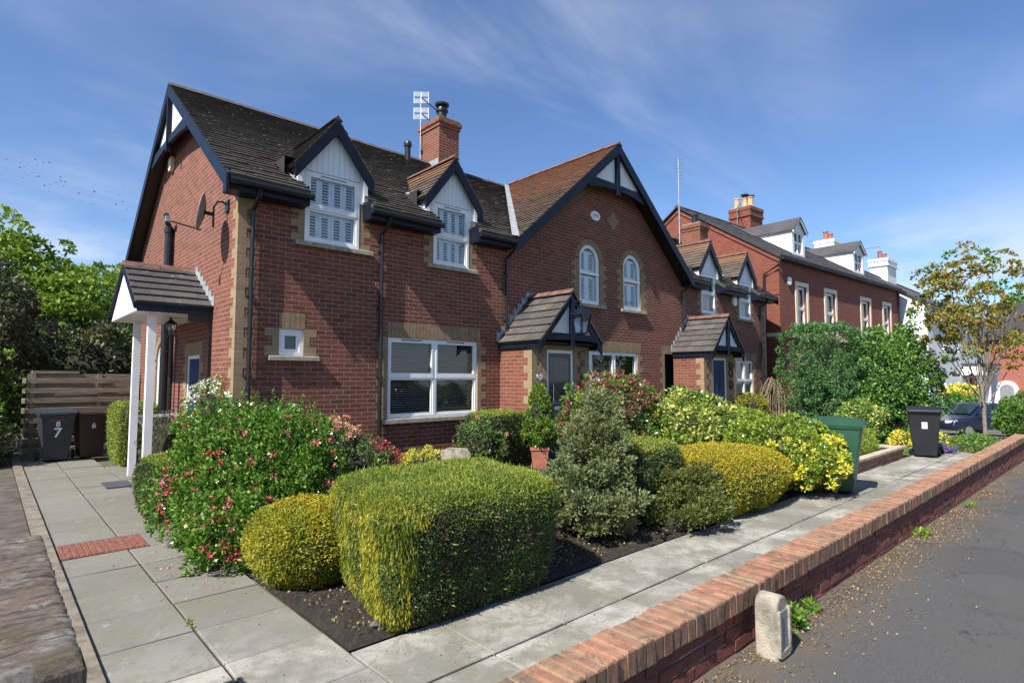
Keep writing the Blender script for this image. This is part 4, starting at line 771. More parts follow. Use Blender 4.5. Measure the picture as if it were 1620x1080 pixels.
# porches
def porch(x0,x1,door0,door1,dmat,glassdoor,lab,seed):
    yf=7.95; zt=2.38; T=frame((0,yf,0),(1,0,0),(0,-1,0)); k=MB(T)
    k.wall([(x0,-.1),(x1,-.1),(x1,zt),(x0,zt)],[rectl(door0,door1,0,2.28)],0,.1)
    k.T=I4(); k.box(x0,x0+.1,yf+.001,8.9,-.1,zt); k.box(x1-.1,x1,yf+.001,8.9,-.1,zt); p=k.build('porch',M_brick,H)
    k=steps(T,x0-.003,0,2.3,1,.27,.14,0,.0,2); k.T=I4(); merge(k,steps(T,x1+.003,0,2.3,-1,.27,.14,0,.0,2)); merge(k,steps(T,door0,0,2.28,-1,.12,.2,.003,.1,2)); merge(k,steps(T,door1,0,2.28,1,.12,.2,.003,.1,2))
    kk=MB(T); kk.box(x0-.004,x1+.004,-.09,.0045,2.285,zt-.005); merge(k,kk)
    for sx,sg in ((x0,-1),(x1,1)):
        TS=frame((sx,0,0),(0,1,0),(sg,0,0)); merge(k,steps(TS,yf-.003,0,2.3,1,.24,.12,0,0,2))
    k.build('quoin',M_tan,p)
    k=MB(T); a,b=door0+.003,door1-.003; k.box(a,a+.06,-.09,-.02,0,2.28); k.box(b-.06,b,-.09,-.02,0,2.28); k.box(a+.06,b-.06,-.09,-.02,2.21,2.278); fr=k.build('door_frame',M_white,p)
    k=MB(T); k.box(a+.06,b-.06,-.075,-.035,.06,2.21)
    if not glassdoor: 
        for (zz0,zz1) in ((.2,.85),(1.0,1.9)): k.box(a+.12,(a+b)/2-.03,-.036,-.026,zz0,zz1); k.box((a+b)/2+.03,b-.12,-.036,-.026,zz0,zz1)
    else:
        for u in (a+.075,b-.115): k.box(u,u+.04,-.036,-.028,1.22,2.12)
        k.box(a+.075,b-.075,-.036,-.028,2.12,2.17); k.box(a+.075,b-.075,-.036,-.028,1.17,1.22)
    d=k.build('door',dmat,p)
    if glassdoor:
        k=MB(T); k.add([(a+.12,-.032,1.22),(b-.12,-.032,1.22),(b-.12,-.032,2.12),(a+.12,-.032,2.12)],[(0,1,2,3)]); k.build('door_pane',simple('door_glass',(.03,.04,.045),.03,.1,3),d)
        k=MB(T); k.box(a+.12,b-.12,-.031,-.026,2.0,2.008); k.box(a+.22,a+.228,-.031,-.026,1.22,2.12); k.box(b-.228,b-.22,-.031,-.026,1.22,2.12); k.box((a+b)/2-.13,(a+b)/2+.13,-.034,-.024,1.06,1.12); k.build('glazing_bar',M_lead,d)
    k=MB(T); k.tube([(b-.09,-.03,1.05),(b-.09,.03,1.05),(b-.17,.03,1.05)],.012,6); k.build('handle',M_steel,d)
    c=(x0+x1)/2; hw=(x1-x0)/2+.09; ze,zr=2.42,3.46; sl=(zr-ze)/hw; an=math.atan(sl); L=hw/math.cos(an); k=MB(); yb=7.62
    for s_ in (-1,1):
        tiles(k,(c+s_*hw,0,ze),(0,1,0),(-s_*math.cos(an),0,math.sin(an)),[[(yb,0),(8.88,0),(8.88,L),(yb,L)]],tw=.33,g=.22,th=.03,seed=seed+s_,jit=.004)
        sheet(k,(c+s_*hw,0,ze),(0,1,0),(-s_*math.cos(an),0,math.sin(an)),[(yb+.03,0),(8.895,0),(8.895,L),(yb+.03,L)],off=-.012,th=.03)
    pr=k.build('porch_roof',M_roof_p,p); ridge(pr,(c,yb-.02,zr),(c,8.88,zr),M_ridge,.09)
    T2=frame((0,yb+.06,0),(1,0,0),(0,-1,0)); barges(p,T2,c,zr+.01,hw+.0,sl,.13,.035,.0,foot=.06); gable_infill(p,T2,c,zr-.12,sl,2.60,-.03,post=.09,collar=.13,arch=.03)
    k=MB(); 
    for s_ in (-1,1): x=c+s_*(hw-.04); k.box(min(x,x-s_*.04),max(x,x-s_*.04),7.70,8.895,2.30,2.43)
    k.box(x0-.05,x1+.05,7.70,7.945,2.39,2.41); k.build('fascia',M_navy,p)
    k=MB()
    for s_ in (-1,1):
        for i in range(8): x=c+s_*(hw-.05-i*.12); z=ze+.04+i*.12*sl; k.box(x-.06,x+.06,8.878,8.898,z,z+.19)
    k.build('flashing',M_lead,p)
porch(7.85,9.58,8.27,9.08,M_door,True,'',71); porch(14.5,16.2,14.98,15.78,M_doorb,False,'',81)
# ---- fixed things on the house
t=thing('satellite_dish','grey satellite dish on a bent arm on the sunlit brick gable','satellite dish',(2.6,9.75,4.3))
k=MB(); dc=Vector((2.33,9.45,4.22)); ax=Vector((-.93,.32,.16)).normalized(); a1=ax.cross(Vector((0,0,1))).normalized(); a2=a1.cross(ax)
rings=[0,.1,.18,.25,.29]; n=20; vs=[tuple(dc)];fs=[]
for r in rings[1:]:
    for i in range(n): an=2*math.pi*i/n; vs.append(tuple(dc+a1*math.cos(an)*r*.88+a2*math.sin(an)*r+ax*(r*r*.75)))
for i in range(n): fs.append((0,1+i,1+(i+1)%n))
for j in range(len(rings)-2):
    for i in range(n): fs.append((1+j*n+i,1+j*n+(i+1)%n,1+(j+1)*n+(i+1)%n,1+(j+1)*n+i))
k.add(vs,fs); o=k.build('dish',simple('dish_grey',(.22,.23,.24),.5,.1,5),t,smooth=True); s_=o.modifiers.new('thick','SOLIDIFY'); s_.thickness=.008
k=MB(); k.tube([tuple(dc),tuple(dc-ax*.12)],.03,8); k.tube([tuple(dc-ax*.12-Vector((0,0,.2))),tuple(dc-ax*.12+Vector((0,0,.12))),(2.5,9.42,4.42),(2.58,9.42,4.42),(2.645,9.42,4.38)],.016,8); k.tube([tuple(dc-a2*.28),tuple(dc-a2*.25+ax*.45)],.012,6); k.box(2.62,2.648,9.34,9.5,4.28,4.46); k.build('arm',M_black,t)
k=MB(); e=dc-a2*.25+ax*.45; k.box(e.x-.03,e.x+.03,e.y-.04,e.y+.04,e.z-.02,e.z+.06); k.build('receiver',M_steel,t)
def alarm(name,T,c,z,lab,mat=M_white,s=.12,h=.3):
    k=MB(T); k.prism([(c-s,z+h/2),(c+s,z+h/2),(c+s,z-h*.2),(c+s*.5,z-h/2),(c-s*.5,z-h/2),(c-s,z-h*.2)],.003,.08,'y'); o=k.build(name,mat,bevel=.01); tagit(o,lab,'alarm box'); return o
alarm('alarm_box',SX,13.24,6.1,'cream alarm box high on the sunlit left gable wall',M_cream,.12,.28)
alarm('alarm_box',FX,18.25,4.25,'white alarm box between the two far dormers of the cottage terrace')
o=MB(FX); o.prism([(11.0+.19*math.cos(a)*(1 if abs(math.cos(a))<.8 else .95),5.74+.12*math.sin(a)) for a in [math.pi*2*k_/20 for k_ in range(20)]],.002,.03,'y'); pl=thing('date_plaque','small white oval plaque high on the front gable','plaque',(11.0,8.9,5.7)); o.build('plaque_body',M_white,pl)
def text(body,size,M,mat,par,name='lettering',ext=.002):
    cu=bpy.data.curves.new(name,'FONT'); cu.body=body; cu.size=size; cu.extrude=ext; cu.align_x='CENTER'; cu.align_y='CENTER'; cu.offset=size*.018; o=bpy.data.objects.new(name,cu); COL.objects.link(o)
    bpy.context.view_layer.update(); dg=bpy.context.evaluated_depsgraph_get(); me=bpy.data.meshes.new_from_object(o.evaluated_get(dg)); bpy.data.objects.remove(o); bpy.data.curves.remove(cu); o=bpy.data.objects.new(name,me); COL.objects.link(o)
    me.materials.clear(); me.materials.append(mat); me.transform(Matrix.Translation(-wloc(par))@M); o.parent=par; WL[o.name]=wloc(par); return o
def onwall(T,u,z,d): return T@Matrix(((1,0,0,u),(0,0,1,d),(0,1,0,z),(0,0,0,1)))
text('1992',.12,onwall(FX,11.0,5.74,.032),simple('engraved',(.35,.35,.33),.7,.1,5),pl)
k=MB(FX)
for i,wd in enumerate((.06,.06,.17,.28,.17,.06,.06)): pass
for i,wd in enumerate((.05,.11,.22,.22,.11,.05)): k.box(11.75-wd,11.75+wd,0,.006,5.52+i*.075,5.592+i*.075)
k.build('brick_cross',Mlint,H)
# aerial on chimney
t=thing('tv_aerial','television aerial with two white reflector grids strapped to the near chimney','aerial',(8.45,12.9,7.7))
k=MB(); k.tube([(8.46,12.9,7.55),(8.46,12.9,9.5)],.016,6); k.box(8.44,8.53,12.85,12.95,7.9,7.95); k.build('mast',M_steel,t)
for z,L in ((9.4,1.0),(8.95,.75)):
    b=Vector((.55,-.5,-.62)).normalized(); k=MB(); p=Vector((8.46,12.88,z)); k.tube([tuple(p),tuple(p+b*L)],.014,6)
    sd=Vector((.7,.7,0))
    for i in range(9): q_=p+b*(L*.15+i*L*.1); k.tube([tuple(q_-sd*.12),tuple(q_+sd*.12)],.005,4)
    ya=k.build('antenna',M_black,t); k=MB(); uu=Vector((.736,-.677,0))
    for zz in (-.1,.1):
        for i in range(5): k.tube([tuple(p-uu*.2+Vector((0,0,zz+.028*(i-2)))),tuple(p+uu*.2+Vector((0,0,zz*.9+.028*(i-2))))],.009,4)
    for s_ in (-.2,0,.2): k.tube([tuple(p+uu*s_+Vector((0,0,-.16))),tuple(p+uu*s_+Vector((0,0,.16)))],.009,4)
    k.build('reflector',M_white,ya)
t=thing('tv_aerial','tall thin aerial mast standing beside the far chimney of the terrace','aerial',(19.85,11.8,7.2))
k=MB(); k.tube([(19.84,11.8,6.9),(19.84,11.8,10.4)],[.028,.018],8); k.build('mast',M_steel,t); k=MB()
for i in range(7): k.tube([(19.7,11.9,9.6+i*.13),(19.98,11.7,9.6+i*.13)],.008,4)
k.tube([(19.84,11.8,9.5),(19.95,11.6,10.45)],.012,4); k.build('antenna',M_steel,t); k=MB(); k.tube([(19.84,11.8,7.35),(19.7,11.9,7.2),(19.75,11.8,6.95),(19.9,11.75,7.0)],.01,4); k.build('cable',M_black,t)
# wall lantern on porch gable
def lantern(name,c,lab,s=1.,mat=M_navy,arm=True,top=None):
    t=thing(name,lab,'lantern',c); k=MB(); x,y,z=c; a=.11*s;b=.17*s;h=.33*s
    for i in range(4):
        q0=[(-1,-1),(1,-1),(1,1),(-1,1)][i]; k.tube([(x+q0[0]*a*.72,y+q0[1]*a*.72,z),(x+q0[0]*b*.72,y+q0[1]*b*.72,z+h)],.012*s,4)
    k.box(x-a*.8,x+a*.8,y-a*.8,y+a*.8,z-.02*s,z+.01*s)
    r=b*.9; k.add([(x-r,y-r,z+h),(x+r,y-r,z+h),(x+r,y+r,z+h),(x-r,y+r,z+h),(x,y,z+h+.17*s)],[(0,1,4),(1,2,4),(2,3,4),(3,0,4),(0,1,2,3)]); k.lathe((x,y,z+h+.14*s),[(.03*s,0),(.035*s,.03*s),(.01*s,.07*s)],8)
    if arm: k.tube([(x,y,z+h+.2*s),(x,y,z+h+.26*s),(x-.02,y+arm,z+h+.26*s)],.012,6)
    if top: k.tube([(x,y,z+h+.15*s),(x,y,top)],.012,6)
    k.build('cage',mat,t); k=MB(); a*=.68;b*=.68; k.add([(x-a,y-a,z+.01),(x+a,y-a,z+.01),(x+a,y+a,z+.01),(x-a,y+a,z+.01),(x-b,y-b,z+h),(x+b,y-b,z+h),(x+b,y+b,z+h),(x-b,y+b,z+h)],[(0,1,5,4),(1,2,6,5),(2,3,7,6),(3,0,4,7)]); k.build('lantern_glass',M_glass,t)
lantern('wall_lantern',(8.72,7.42,2.60),'large black carriage lantern hung from the gable of the near porch',1.1,M_navy,.24)
lantern('hanging_lantern',(2.22,10.85,2.40),'small black lantern hanging under the white side canopy',.6,M_black,False,2.71)
k=MB(frame((0,7.95,0),(1,0,0),(0,-1,0))); 
l=[(8.05+.085*(math.sin(a)**3),1.72+.085*(.8*math.cos(a)-.3*math.cos(2*a)-.12*math.cos(3*a))) for a in [2*math.pi*i/24 for i in range(24)]]
k.prism(l,.006,.03,'y'); tagit(k.build('heart_plaque',simple('plaque_pinkgrey',(.5,.42,.42),.7,.15,20)),'small pale heart-shaped plaque beside the grey front door','plaque')
t=thing('door_bell','small brown hanging bell ornament on the right pillar of the near porch','bell',(9.3,7.9,1.6))
k=MB(); k.tube([(9.3,7.945,1.72),(9.3,7.87,1.74),(9.3,7.86,1.62)],.01,6); k.build('bracket',M_black,t); k=MB(); k.lathe((9.3,7.86,1.48),[(.07,0),(.05,.03),(.04,.1),(.01,.13)],12); k.build('bell',simple('copper_bell',(.25,.10,.05),.5,.2,20),t)
k=MB(); k.tube([(9.3,7.86,1.48),(9.3,7.86,1.2)],.006,5); k.build('rope',M_white,t)
# hanging ornament on the second porch
t=thing('wreath_hanging','dark ring ornament hanging on the right pillar of the far porch','ornament',(16.0,7.9,1.6)); k=MB()
for zc in (2.05,1.85,1.5):
    k.tube([(16.0+.1*math.cos(a),7.93,zc+.11*math.sin(a)) for a in [2*math.pi*i/14 for i in range(15)]],.018,5,cap=False)
k.build('rings',M_black,t)
# ================================================================ VILLA
AV=R(-3.4); VT=frame((22,8.9,0),(math.cos(AV),math.sin(AV),0),(math.sin(AV),-math.cos(AV),0)); VS=frame((22,8.9,0),(-math.sin(AV),math.cos(AV),0),(-math.cos(AV),-math.sin(AV),0))
VL=thing('brick_villa','tall red brick villa with tall cream-framed sash windows and two white attic dormers','house',(28,12,-.3))
VW=[(1.28,2.45),(3.95,5.25),(7.89,9.22),(10.73,11.98)]; LE=13.1; DP=8.8
k=MB(VT); fr=.17
k.wall([(0,-1.6),(LE,-1.6),(LE,6.3),(0,6.3)],[rectl(a+fr,b-fr,3.6,5.52-fr) for a,b in VW]+[rectl(a+fr,b-fr,.2,2.5) for a,b in VW],0,.15)
k2=MB(VS); k2.wall([(0,-1.6),(DP,-1.6),(DP,6.3),(DP/2,9.15),(0,6.3)],[],0,.1)
k.T=I4(); k.add(k2.v,k2.f); k.build('wall',M_villa,VL)
k=MB(VT); k.box(.02,LE-.02,-8.7,-.6,-1,6.2); k.build('interior',M_dark,VL)
k=MB(VS); sl=(9.3-6.4)/4.4
for s_ in (0,1):
    pass
k.prism([(-.05,6.22),(DP/2,9.12),(DP/2,9.0),(-.05,6.1)],.001,.05,'y'); k.prism([(DP+.05,6.22),(DP/2,9.12),(DP/2,9.0),(DP+.05,6.1)],.001,.05,'y'); k.box(.0,2.6,.001,.03,4.88,4.95); k.build('brick_verge',M_villa,VL)
k=MB(VT); k.box(-.04,LE,0.001,.05,3.28,3.42); k.T=VS; k.box(-.0,3.5,.001,.05,3.28,3.42); k.build('string_course',M_cream,VL)
k=MB(VT); k.box(-.04,LE,.001,.14,6.22,6.32); k.tube([(-.1,.16,6.34),(LE,.16,6.34)],.055,8); k.build('gutter',M_black,VL)
# roof
u=Vector((math.cos(AV),math.sin(AV),0)); nb=Vector((-math.sin(AV),math.cos(AV),0)); an=math.atan(sl); Lr=4.65/math.cos(an); o=Vector((22,8.9,0))-nb*.25+Vector((0,0,6.4-.25*sl+.0))
k=MB(); tiles(k,o,u,nb*math.cos(an)+Vector((0,0,math.sin(an))),[[(-.12,0),(LE+.6,0),(LE+.6,Lr),(-.12,Lr)]],tw=.3,g=.22,th=.012,seed=9,jit=.002); sheet(k,o,u,nb*math.cos(an)+Vector((0,0,math.sin(an))),[(-.1,0),(LE+.6,0),(LE+.6,Lr),(-.1,Lr)])
ob=Vector((22,8.9,0))+nb*(DP+.25)+Vector((0,0,6.4-.25*sl)); sheet(k,ob,u,-nb*math.cos(an)+Vector((0,0,math.sin(an))),[(-.12,0),(LE+.6,0),(LE+.6,Lr),(-.12,Lr)],off=0); vr_=k.build('roof',M_slate,VL)
rr=Vector((22,8.9,0))+nb*4.4+Vector((0,0,6.4+4.4*sl)); ridge(vr_,rr-u*.12,rr+u*(LE+.5),M_ridged,.1)
for i,(a,b) in enumerate(VW):
    for (z0,z1) in ((3.6,5.52-fr),(.2,2.5)):
        w=window(VT,(a+fr,b-fr,z0,z1),VL,trans=((z0+z1)/2,),curt=True,d=-.14,fw=.06); k=MB(VT)
        k.box(a,a+fr-.002,-.1,.03,z0-.16,z1+fr); k.box(b-fr+.002,b,-.1,.03,z0-.16,z1+fr); k.box(a+fr-.002,b-fr+.002,-.1,.03,z1+.002,z1+fr-.001); k.box(a-.04,b+.04,-.1,.09,z0-.24,z0-.162); k.build('window_surround',M_cream,w)
# attic dormers
for (a,b) in ((3.4,4.6),(10.1,11.5)):
    d0=-1.0; zb=6.95; ze=8.2; zr_=8.78; c=(a+b)/2; k=MB(VT)
    k.wall([(a,zb),(b,zb),(b,ze),(c,zr_-.08),(a,ze)],[rectl(a+.2,b-.2,zb+.2,ze-.1)],d0,.08); k.box(a,a+.06,-3.4,d0-.001,zb,ze); k.box(b-.06,b,-3.4,d0-.001,zb,ze); D=k.build('dormer',M_render,VL)
    window(VT,(a+.2,b-.2,zb+.2,ze-.1),D,mull=(c,),trans=((zb+ze)/2+.05,),d=d0-.09,sash=.02,fw=.04)
    k=MB(VT); k.box(a+.08,b-.08,d0-.5,d0-.3,zb,ze); k.build('interior',M_dark,D)
    k=MB(VT); h2=(b-a)/2+.1; s2=(zr_-ze+.05)/h2
    for s_ in (-1,1):
        k.prism([(c,zr_),(c+s_*h2,zr_-h2*s2),(c+s_*h2,zr_-h2*s2-.05),(c,zr_-.05)],-3.9,d0+.14,'y')
    k.build('dormer_roof',M_slate,D)
    k=MB(VT)
    for s_ in (-1,1): k.prism([(c,zr_-.052),(c+s_*h2,zr_-h2*s2-.052),(c+s_*h2,zr_-h2*s2-.13),(c,zr_-.15)],d0+.08,d0+.12,'y')
    k.build('barge_board',M_white,D); k=MB(VT); k.box(a-.12,a-.001,-2.9,d0,zb-.3,zb-.25); 
    k.add([(a-.14,-3.7,6.4+3.7*sl+.05),(a-.0,-3.7,6.4+3.7*sl+.05),(a-.0,d0,6.4+1.0*sl+.06),(a-.14,d0,6.4+1*sl+.06)],[(0,1,2,3)]); k.build('flashing',M_lead,D)
def vchim(T,u0,u1,d0,d1,z0,z1,mat,par,pots,potm,corb=.06,cowl=()):
    k=MB(T); k.box(u0,u1,d0,d1,z0,z1-.55); k.box(u0-corb,u1+corb,d0-corb,d1+corb,z1-.55,z1-.45); k.box(u0-corb*.5,u1+corb*.5,d0-corb*.5,d1+corb*.5,z1-.45,z1-.22); k.box(u0-corb,u1+corb,d0-corb,d1+corb,z1-.22,z1-.05); c=k.build('chimney',mat,par)
    k=MB(T); k.box(u0,u1,d0,d1,z1-.05,z1); k.build('flaunching',M_concrete,c)
    for i,(pu,pd) in enumerate(pots):
        k=MB(); p=T@Vector((pu,pd,z1)); k.lathe(p,[(.16,0),(.13,.08),(.13,.45),(.16,.47),(.16,.52),(.11,.53)],12); pt=k.build('chimney_pot',potm,c)
        if i in cowl: k=MB(); k.lathe((p.x,p.y,p.z+.5),[(.12,0),(.12,.15),(.2,.17),(.2,.22),(.02,.26)],12); k.build('cowl',M_black,pt)
    return c
vchim(VT,5.75,7.0,-5.2,-4.1,8.5,10.45,M_villa,VL,[(5.95,-4.9),(6.2,-4.6),(6.6,-4.5),(6.2,-4.3)],M_pot,cowl=(1,2))
k=MB(VT); 
k.tube([(-.14,.16,6.3),(-.14,.1,6.0),(-.08,-.55,5.7),(-.08,-.55,-1)],.05,8); k.tube([(LE-.1,.06,6.2),(LE-.1,.06,-1.)],.05,8); k.build('downpipe',M_black,VL)
# fixed things on villa
alarm('alarm_box',VT,.75,5.45,'white and blue alarm box at the near corner of the tall villa')
t=thing('tv_aerial','thin aerial on the ridge of the villa left of its clay pots','aerial',(26.5,13,9.3)); k=MB(VT); k.tube([(5.6,-4.7,9.5),(5.6,-4.7,10.5)],.02,5); k.build('mast',M_steel,t); k=MB(VT); k.tube([(5.6,-4.7,10.45),(4.7,-4.1,10.1)],.015,4)
for i in range(6): k.tube([(4.8+i*.13,-4.25-i*.09,9.95+i*.06),(4.8+i*.13,-4.05-i*.09,10.3+i*.06)],.008,4)
k.build('antenna',M_steel,t)
# ================================================================ WHITE HOUSE + far buildings
WHO=thing('white_house','white rendered house with banded white chimneys beyond the villa','house',(45,10,-1)); WT=frame((0,7.1,0),(1,0,0),(0,-1,0)); 
k=MB(WT); WWn=[(38.6,39.9,3.3,5.0),(42.5,43.8,3.3,5.0),(46.5,48,3.3,5.0),(38.6,39.9,-.2,1.9)]
k.wall([(36,-2),(54,-2),(54,5.62),(36,5.62)],[rectl(*w) for w in WWn],0,.15); k.T=I4(); k.box(36,36.1,7.101,15,-2,5.62); k.add([(36,7.1,5.62),(36,15.1,5.62),(36,11.1,8.3)],[(0,1,2)]); k.build('wall',M_render,WHO)
k=MB(WT); k.box(36.2,53.9,-7,-.5,-1.5,5.5); k.build('interior',M_dark,WHO)
for w_ in WWn: window(WT,w_,WHO,mull=((w_[0]+w_[1])/2,),trans=((w_[2]+w_[3])/2,),fw=.07,d=-.12)
k=MB(); an=math.atan(2.68/4.0); a=.2
sheet(k,(0,6.85,5.5),(1,0,0),(0,math.cos(an),math.sin(an)),[(35.85,0),(54.2,0),(54.2,5.1),(35.85,5.1)],off=.05,th=.08); sheet(k,(0,15.35,5.5),(1,0,0),(0,-math.cos(an),math.sin(an)),[(35.85,0),(54.2,0),(54.2,5.1),(35.85,5.1)],off=.05,th=.08); r_=k.build('roof',M_slate,WHO); ridge(r_,(35.85,11.1,8.42),(54.2,11.1,8.42),M_ridge,.12)
IW=I4(); WC=frame((0,0,0),(1,0,0),(0,1,0))
vchim(WC,36.6,38.0,11.6,12.6,7.5,10.0,M_render,WHO,[(36.9,12.1),(37.7,12.1)],M_terra,corb=.08)
vchim(WC,43.5,45.6,10.6,11.6,7.3,9.7,M_render,WHO,[(43.9,11.1),(45.0,11.1)],M_terra,corb=.1)
k=MB(); k.tube([(43.6,11,9.6),(43.6,11,10.6),],.025,5); k.tube([(43.6,11,10.5),(41.3,11.4,10.0)],.02,4); k.build('aerial',M_steel,WHO)
k=MB(); k.box(44.3,49.5,5.9,7.09,1.9,2.5); k.box(44.5,44.8,6.0,6.3,-1.5,1.9); k.box(46.2,46.5,6.0,6.3,-1.5,1.9); k.box(48.9,49.2,6.0,6.3,-1.5,1.9); pc=k.build('portico',M_render,WHO); k=MB(); k.box(46.8,48.6,7.0,7.095,-1.3,1.7); k.build('door',M_black,pc); k=MB(); k.box(44.2,49.6,5.8,7.09,2.5,2.62); k.build('roof',M_slate,pc)
FB=thing('far_brick_house','distant red brick building with a grey slate roof closing the end of the street','house',(63,6,-1.3))
k=MB(); k.box(62,74,-2,8.6,-3,5.0); k.build('wall',M_farbrick,FB); k=MB(); k.prism([(-2.4,4.9),(9.0,4.9),(7.0,8.2),(-.6,8.2)],61.6,74,'x'); k.build('roof',M_slate,FB)
k=MB(frame((62,0,0),(0,1,0),(-1,0,0))); l=archl(6.25,7.75,-1.5,1.5); k.prism(l,.0,.12,'y'); dr=k.build('door_surround',M_white,FB); k=MB(frame((62,0,0),(0,1,0),(-1,0,0))); k.prism(archl(6.55,7.45,-1.3,1.2),.12,.15,'y'); k.build('door',M_steel,dr)
k=MB(); 
for i in range(30): k.box(58.5,58.56,1.0+i*.17,1.15+i*.17,-2,-.0+.0)
k.build('timber_fence',simple('larch_board',(.42,.30,.19),.85,.2,3)); tagit(bpy.data.objects['timber_fence'],'pale upright board fence at the foot of the distant brick building','fence')
# neighbour on the left side
# ================================================================ FENCE + BINS
random.seed(8)
t=thing('slatted_fence','weathered grey-brown horizontal slatted timber fence behind the two left bins','fence',(1.7,15.75,0)); T=frame((0,15.75,0),(1,0,0),(0,-1,0))
k=MB()
for i in range(8):
    z=.12+i*.21; k.bbox(.60,2.62,15.72+random.uniform(-.004,.004),15.745,z,z+.105,.004,j=.003); k.bbox(.62,2.62,15.80,15.825,z+.105,z+.20,.004,j=.003)
k.build('slat',M_fence,t)
for i in range(8): z=.12+i*.21; k=MB(); k.bbox(.55,.60,15.70,15.83,z,z+.105,.003); k.build('slat_end',M_fencee,t)
for x in (.68,1.83,2.55): k=MB(); k.box(x,x+.08,15.746,15.80,0,1.8); k.build('post',M_fence,t)
k=MB(); k.box(.7,1.5,15.75,16.5,1.80,1.86); k.build('lid_board',M_fence,t)
k=MB()
for i in range(8): z=.12+i*.21; k.bbox(.57,.60,15.84,18.5,z,z+.105,.003)
k.build('return_slat',M_fence,t)
def wheelie(loc,rz,mat,matl,lab,group=None,num=None,numm=M_sticker,sc=1.,strip=None,vert=None):
    t=thing('wheelie_bin',lab,'bin',loc,group); Rm=Matrix.Translation(loc)@Matrix.Rotation(rz,4,'Z')@Matrix.Scale(sc,4); k=MB(Rm)   # front faces local -y
    def ringz(z,hx,hyf,hyb): return [(-hx,-hyf,z),(hx,-hyf,z),(hx,hyb,z),(-hx,hyb,z)]
    L=[ringz(.04,.20,.20,.22),ringz(.5,.245,.26,.28),ringz(.86,.275,.31,.31),ringz(.93,.28,.32,.315),ringz(.95,.30,.34,.33),ringz(.99,.30,.34,.33)]
    vs=[p for r in L for p in r]; fs=[(3,2,1,0),tuple(range(20,24))]+[(i*4+j,i*4+(j+1)%4,(i+1)*4+(j+1)%4,(i+1)*4+j) for i in range(5) for j in range(4)]
    k.add(vs,fs); b=k.build('body',mat,t,bevel=.012*sc)
    k=MB(Rm); pr=[(-.37,.985),(-.37,1.025),(-.30,1.06),(.0,1.085),(.28,1.08),(.36,1.05),(.37,1.0)]; 
    n=len(pr); vs=[(-.31,y,z) for y,z in pr]+[(.31,y,z) for y,z in pr]; k.add(vs,[tuple(range(n)),tuple(range(n,2*n))]+[(i,(i+1)%n,(i+1)%n+n,i+n) for i in range(n)]); k.box(-.29,.29,-.395,-.36,.985,1.0); k.build('lid',matl,t,bevel=.012*sc)
    k=MB(Rm); k.tube([(-.24,.37,.97),(.24,.37,.97)],.018,8); k.box(-.26,-.22,.3,.37,.94,.99); k.box(.22,.26,.3,.37,.94,.99); k.build('handle',mat,t)
    for s_ in (-1,1):
        k=MB(Rm); k.tube([(s_*.235,.27,.10),(s_*.285,.27,.10)],.10,16); k.build('wheel',M_black,t)
    TT=Rm@Matrix(((1,0,0,0),(0,-1,0,0),(0,0,1,0),(0,0,0,1)))
    if num:
        for (s,sz,z) in num: 
            dd=.26+(z-.5)*.139+.004; text(s,sz,Rm@Matrix(((1,0,0,0),(0,-.139,-1,-dd),(0,1,0,z),(0,0,0,1))),numm,t,'number')
    if strip:
        k=MB(Rm); 
        for (x0,x1,z0,z1,m) in strip: k.add([(x0,-(.26+(z0-.5)*.139)-.003,z0),(x1,-(.26+(z0-.5)*.139)-.003,z0),(x1,-(.26+(z1-.5)*.139)-.003,z1),(x0,-(.26+(z1-.5)*.139)-.003,z1)],[(0,1,2,3)])
        k.build('sticker',strip[0][4],t)
    return t
wheelie((1.08,15.1,0),R(4),M_bingr,M_bingr,'blue-grey wheelie bin numbered 7 in front of the slatted fence',None,[('7',.27,.60),('8',.15,.78)],M_sticker,strip=[(-.14,.12,.86,.875,M_red)],sc=.98)
wheelie((1.68,15.25,0),R(6),M_binbr,M_binbr,'dark brown wheelie bin numbered 6 beside the blue-grey bin',None,[('6',.16,.73)],M_sticker,strip=[(-.12,.14,.86,.872,M_bingr)],sc=.95)
wheelie((9.50,3.06,0),R(12),M_bing,M_bing,'green wheelie bin half hidden by the yellow and green shrub beside the path',None,None,sc=1.02)
k=MB(); 
wheelie((15.1,3.12,0),R(-76),M_binb,M_binb,'black wheelie bin with a small white number sticker at the far end of the path',None,None,M_sticker,strip=[(-.05,.05,.62,.76,M_sticker)],sc=1.0)
wheelie((53,8.1-1.6,-1.3),R(-70),M_bing,M_bing,'distant green wheelie bin outside the white house',None,None,sc=1.1)
# planter wall
random.seed(14)
t=thing('planter_wall','low brick raised-bed wall with a cream coping beside the black bin','wall',(12,4,0)); k=MB()
for r in range(3):
    x=9.9+(.11 if r%2 else 0)
    while x<14.5: k.bbox(x+.005,x+.22,3.40+random.uniform(-.003,.003),3.5,-.03+r*.075,.035+r*.075,.005); x+=.225
k.build('brickwork',M_cap,t); k=MB(); k.box(9.9,14.6,3.41,3.49,-.1,.19); k.box(14.48,14.6,3.5,5.2,-.1,.19); k.build('mortar_joint',M_mortar,t); k=MB()
x=9.88
while x<14.6: k.bbox(x+.002,x+.44,3.37,3.53,.195,.24,.006); x+=.442
y=3.53
while y<5.2: k.bbox(14.45,14.62,y+.002,y+.44,.195,.24,.006); y+=.442
k.build('coping',M_coping,t)
k=MB(); k.box(9.9,14.5,3.5,5.2,-.1,.16); tagit(k.build('raised_bed_soil',M_soil),kind='structure')
# kerb stones round the far flower bed
k=MB(); k.box(16.9,19.6,6.2,6.35,-.3,.12); k.box(19.2,19.35,1.9,6.2,-.5,-.06); tagit(k.build('bed_edging',M_wallb),'low brick edging behind the yellow flowers in front of the dark blue car','edging')
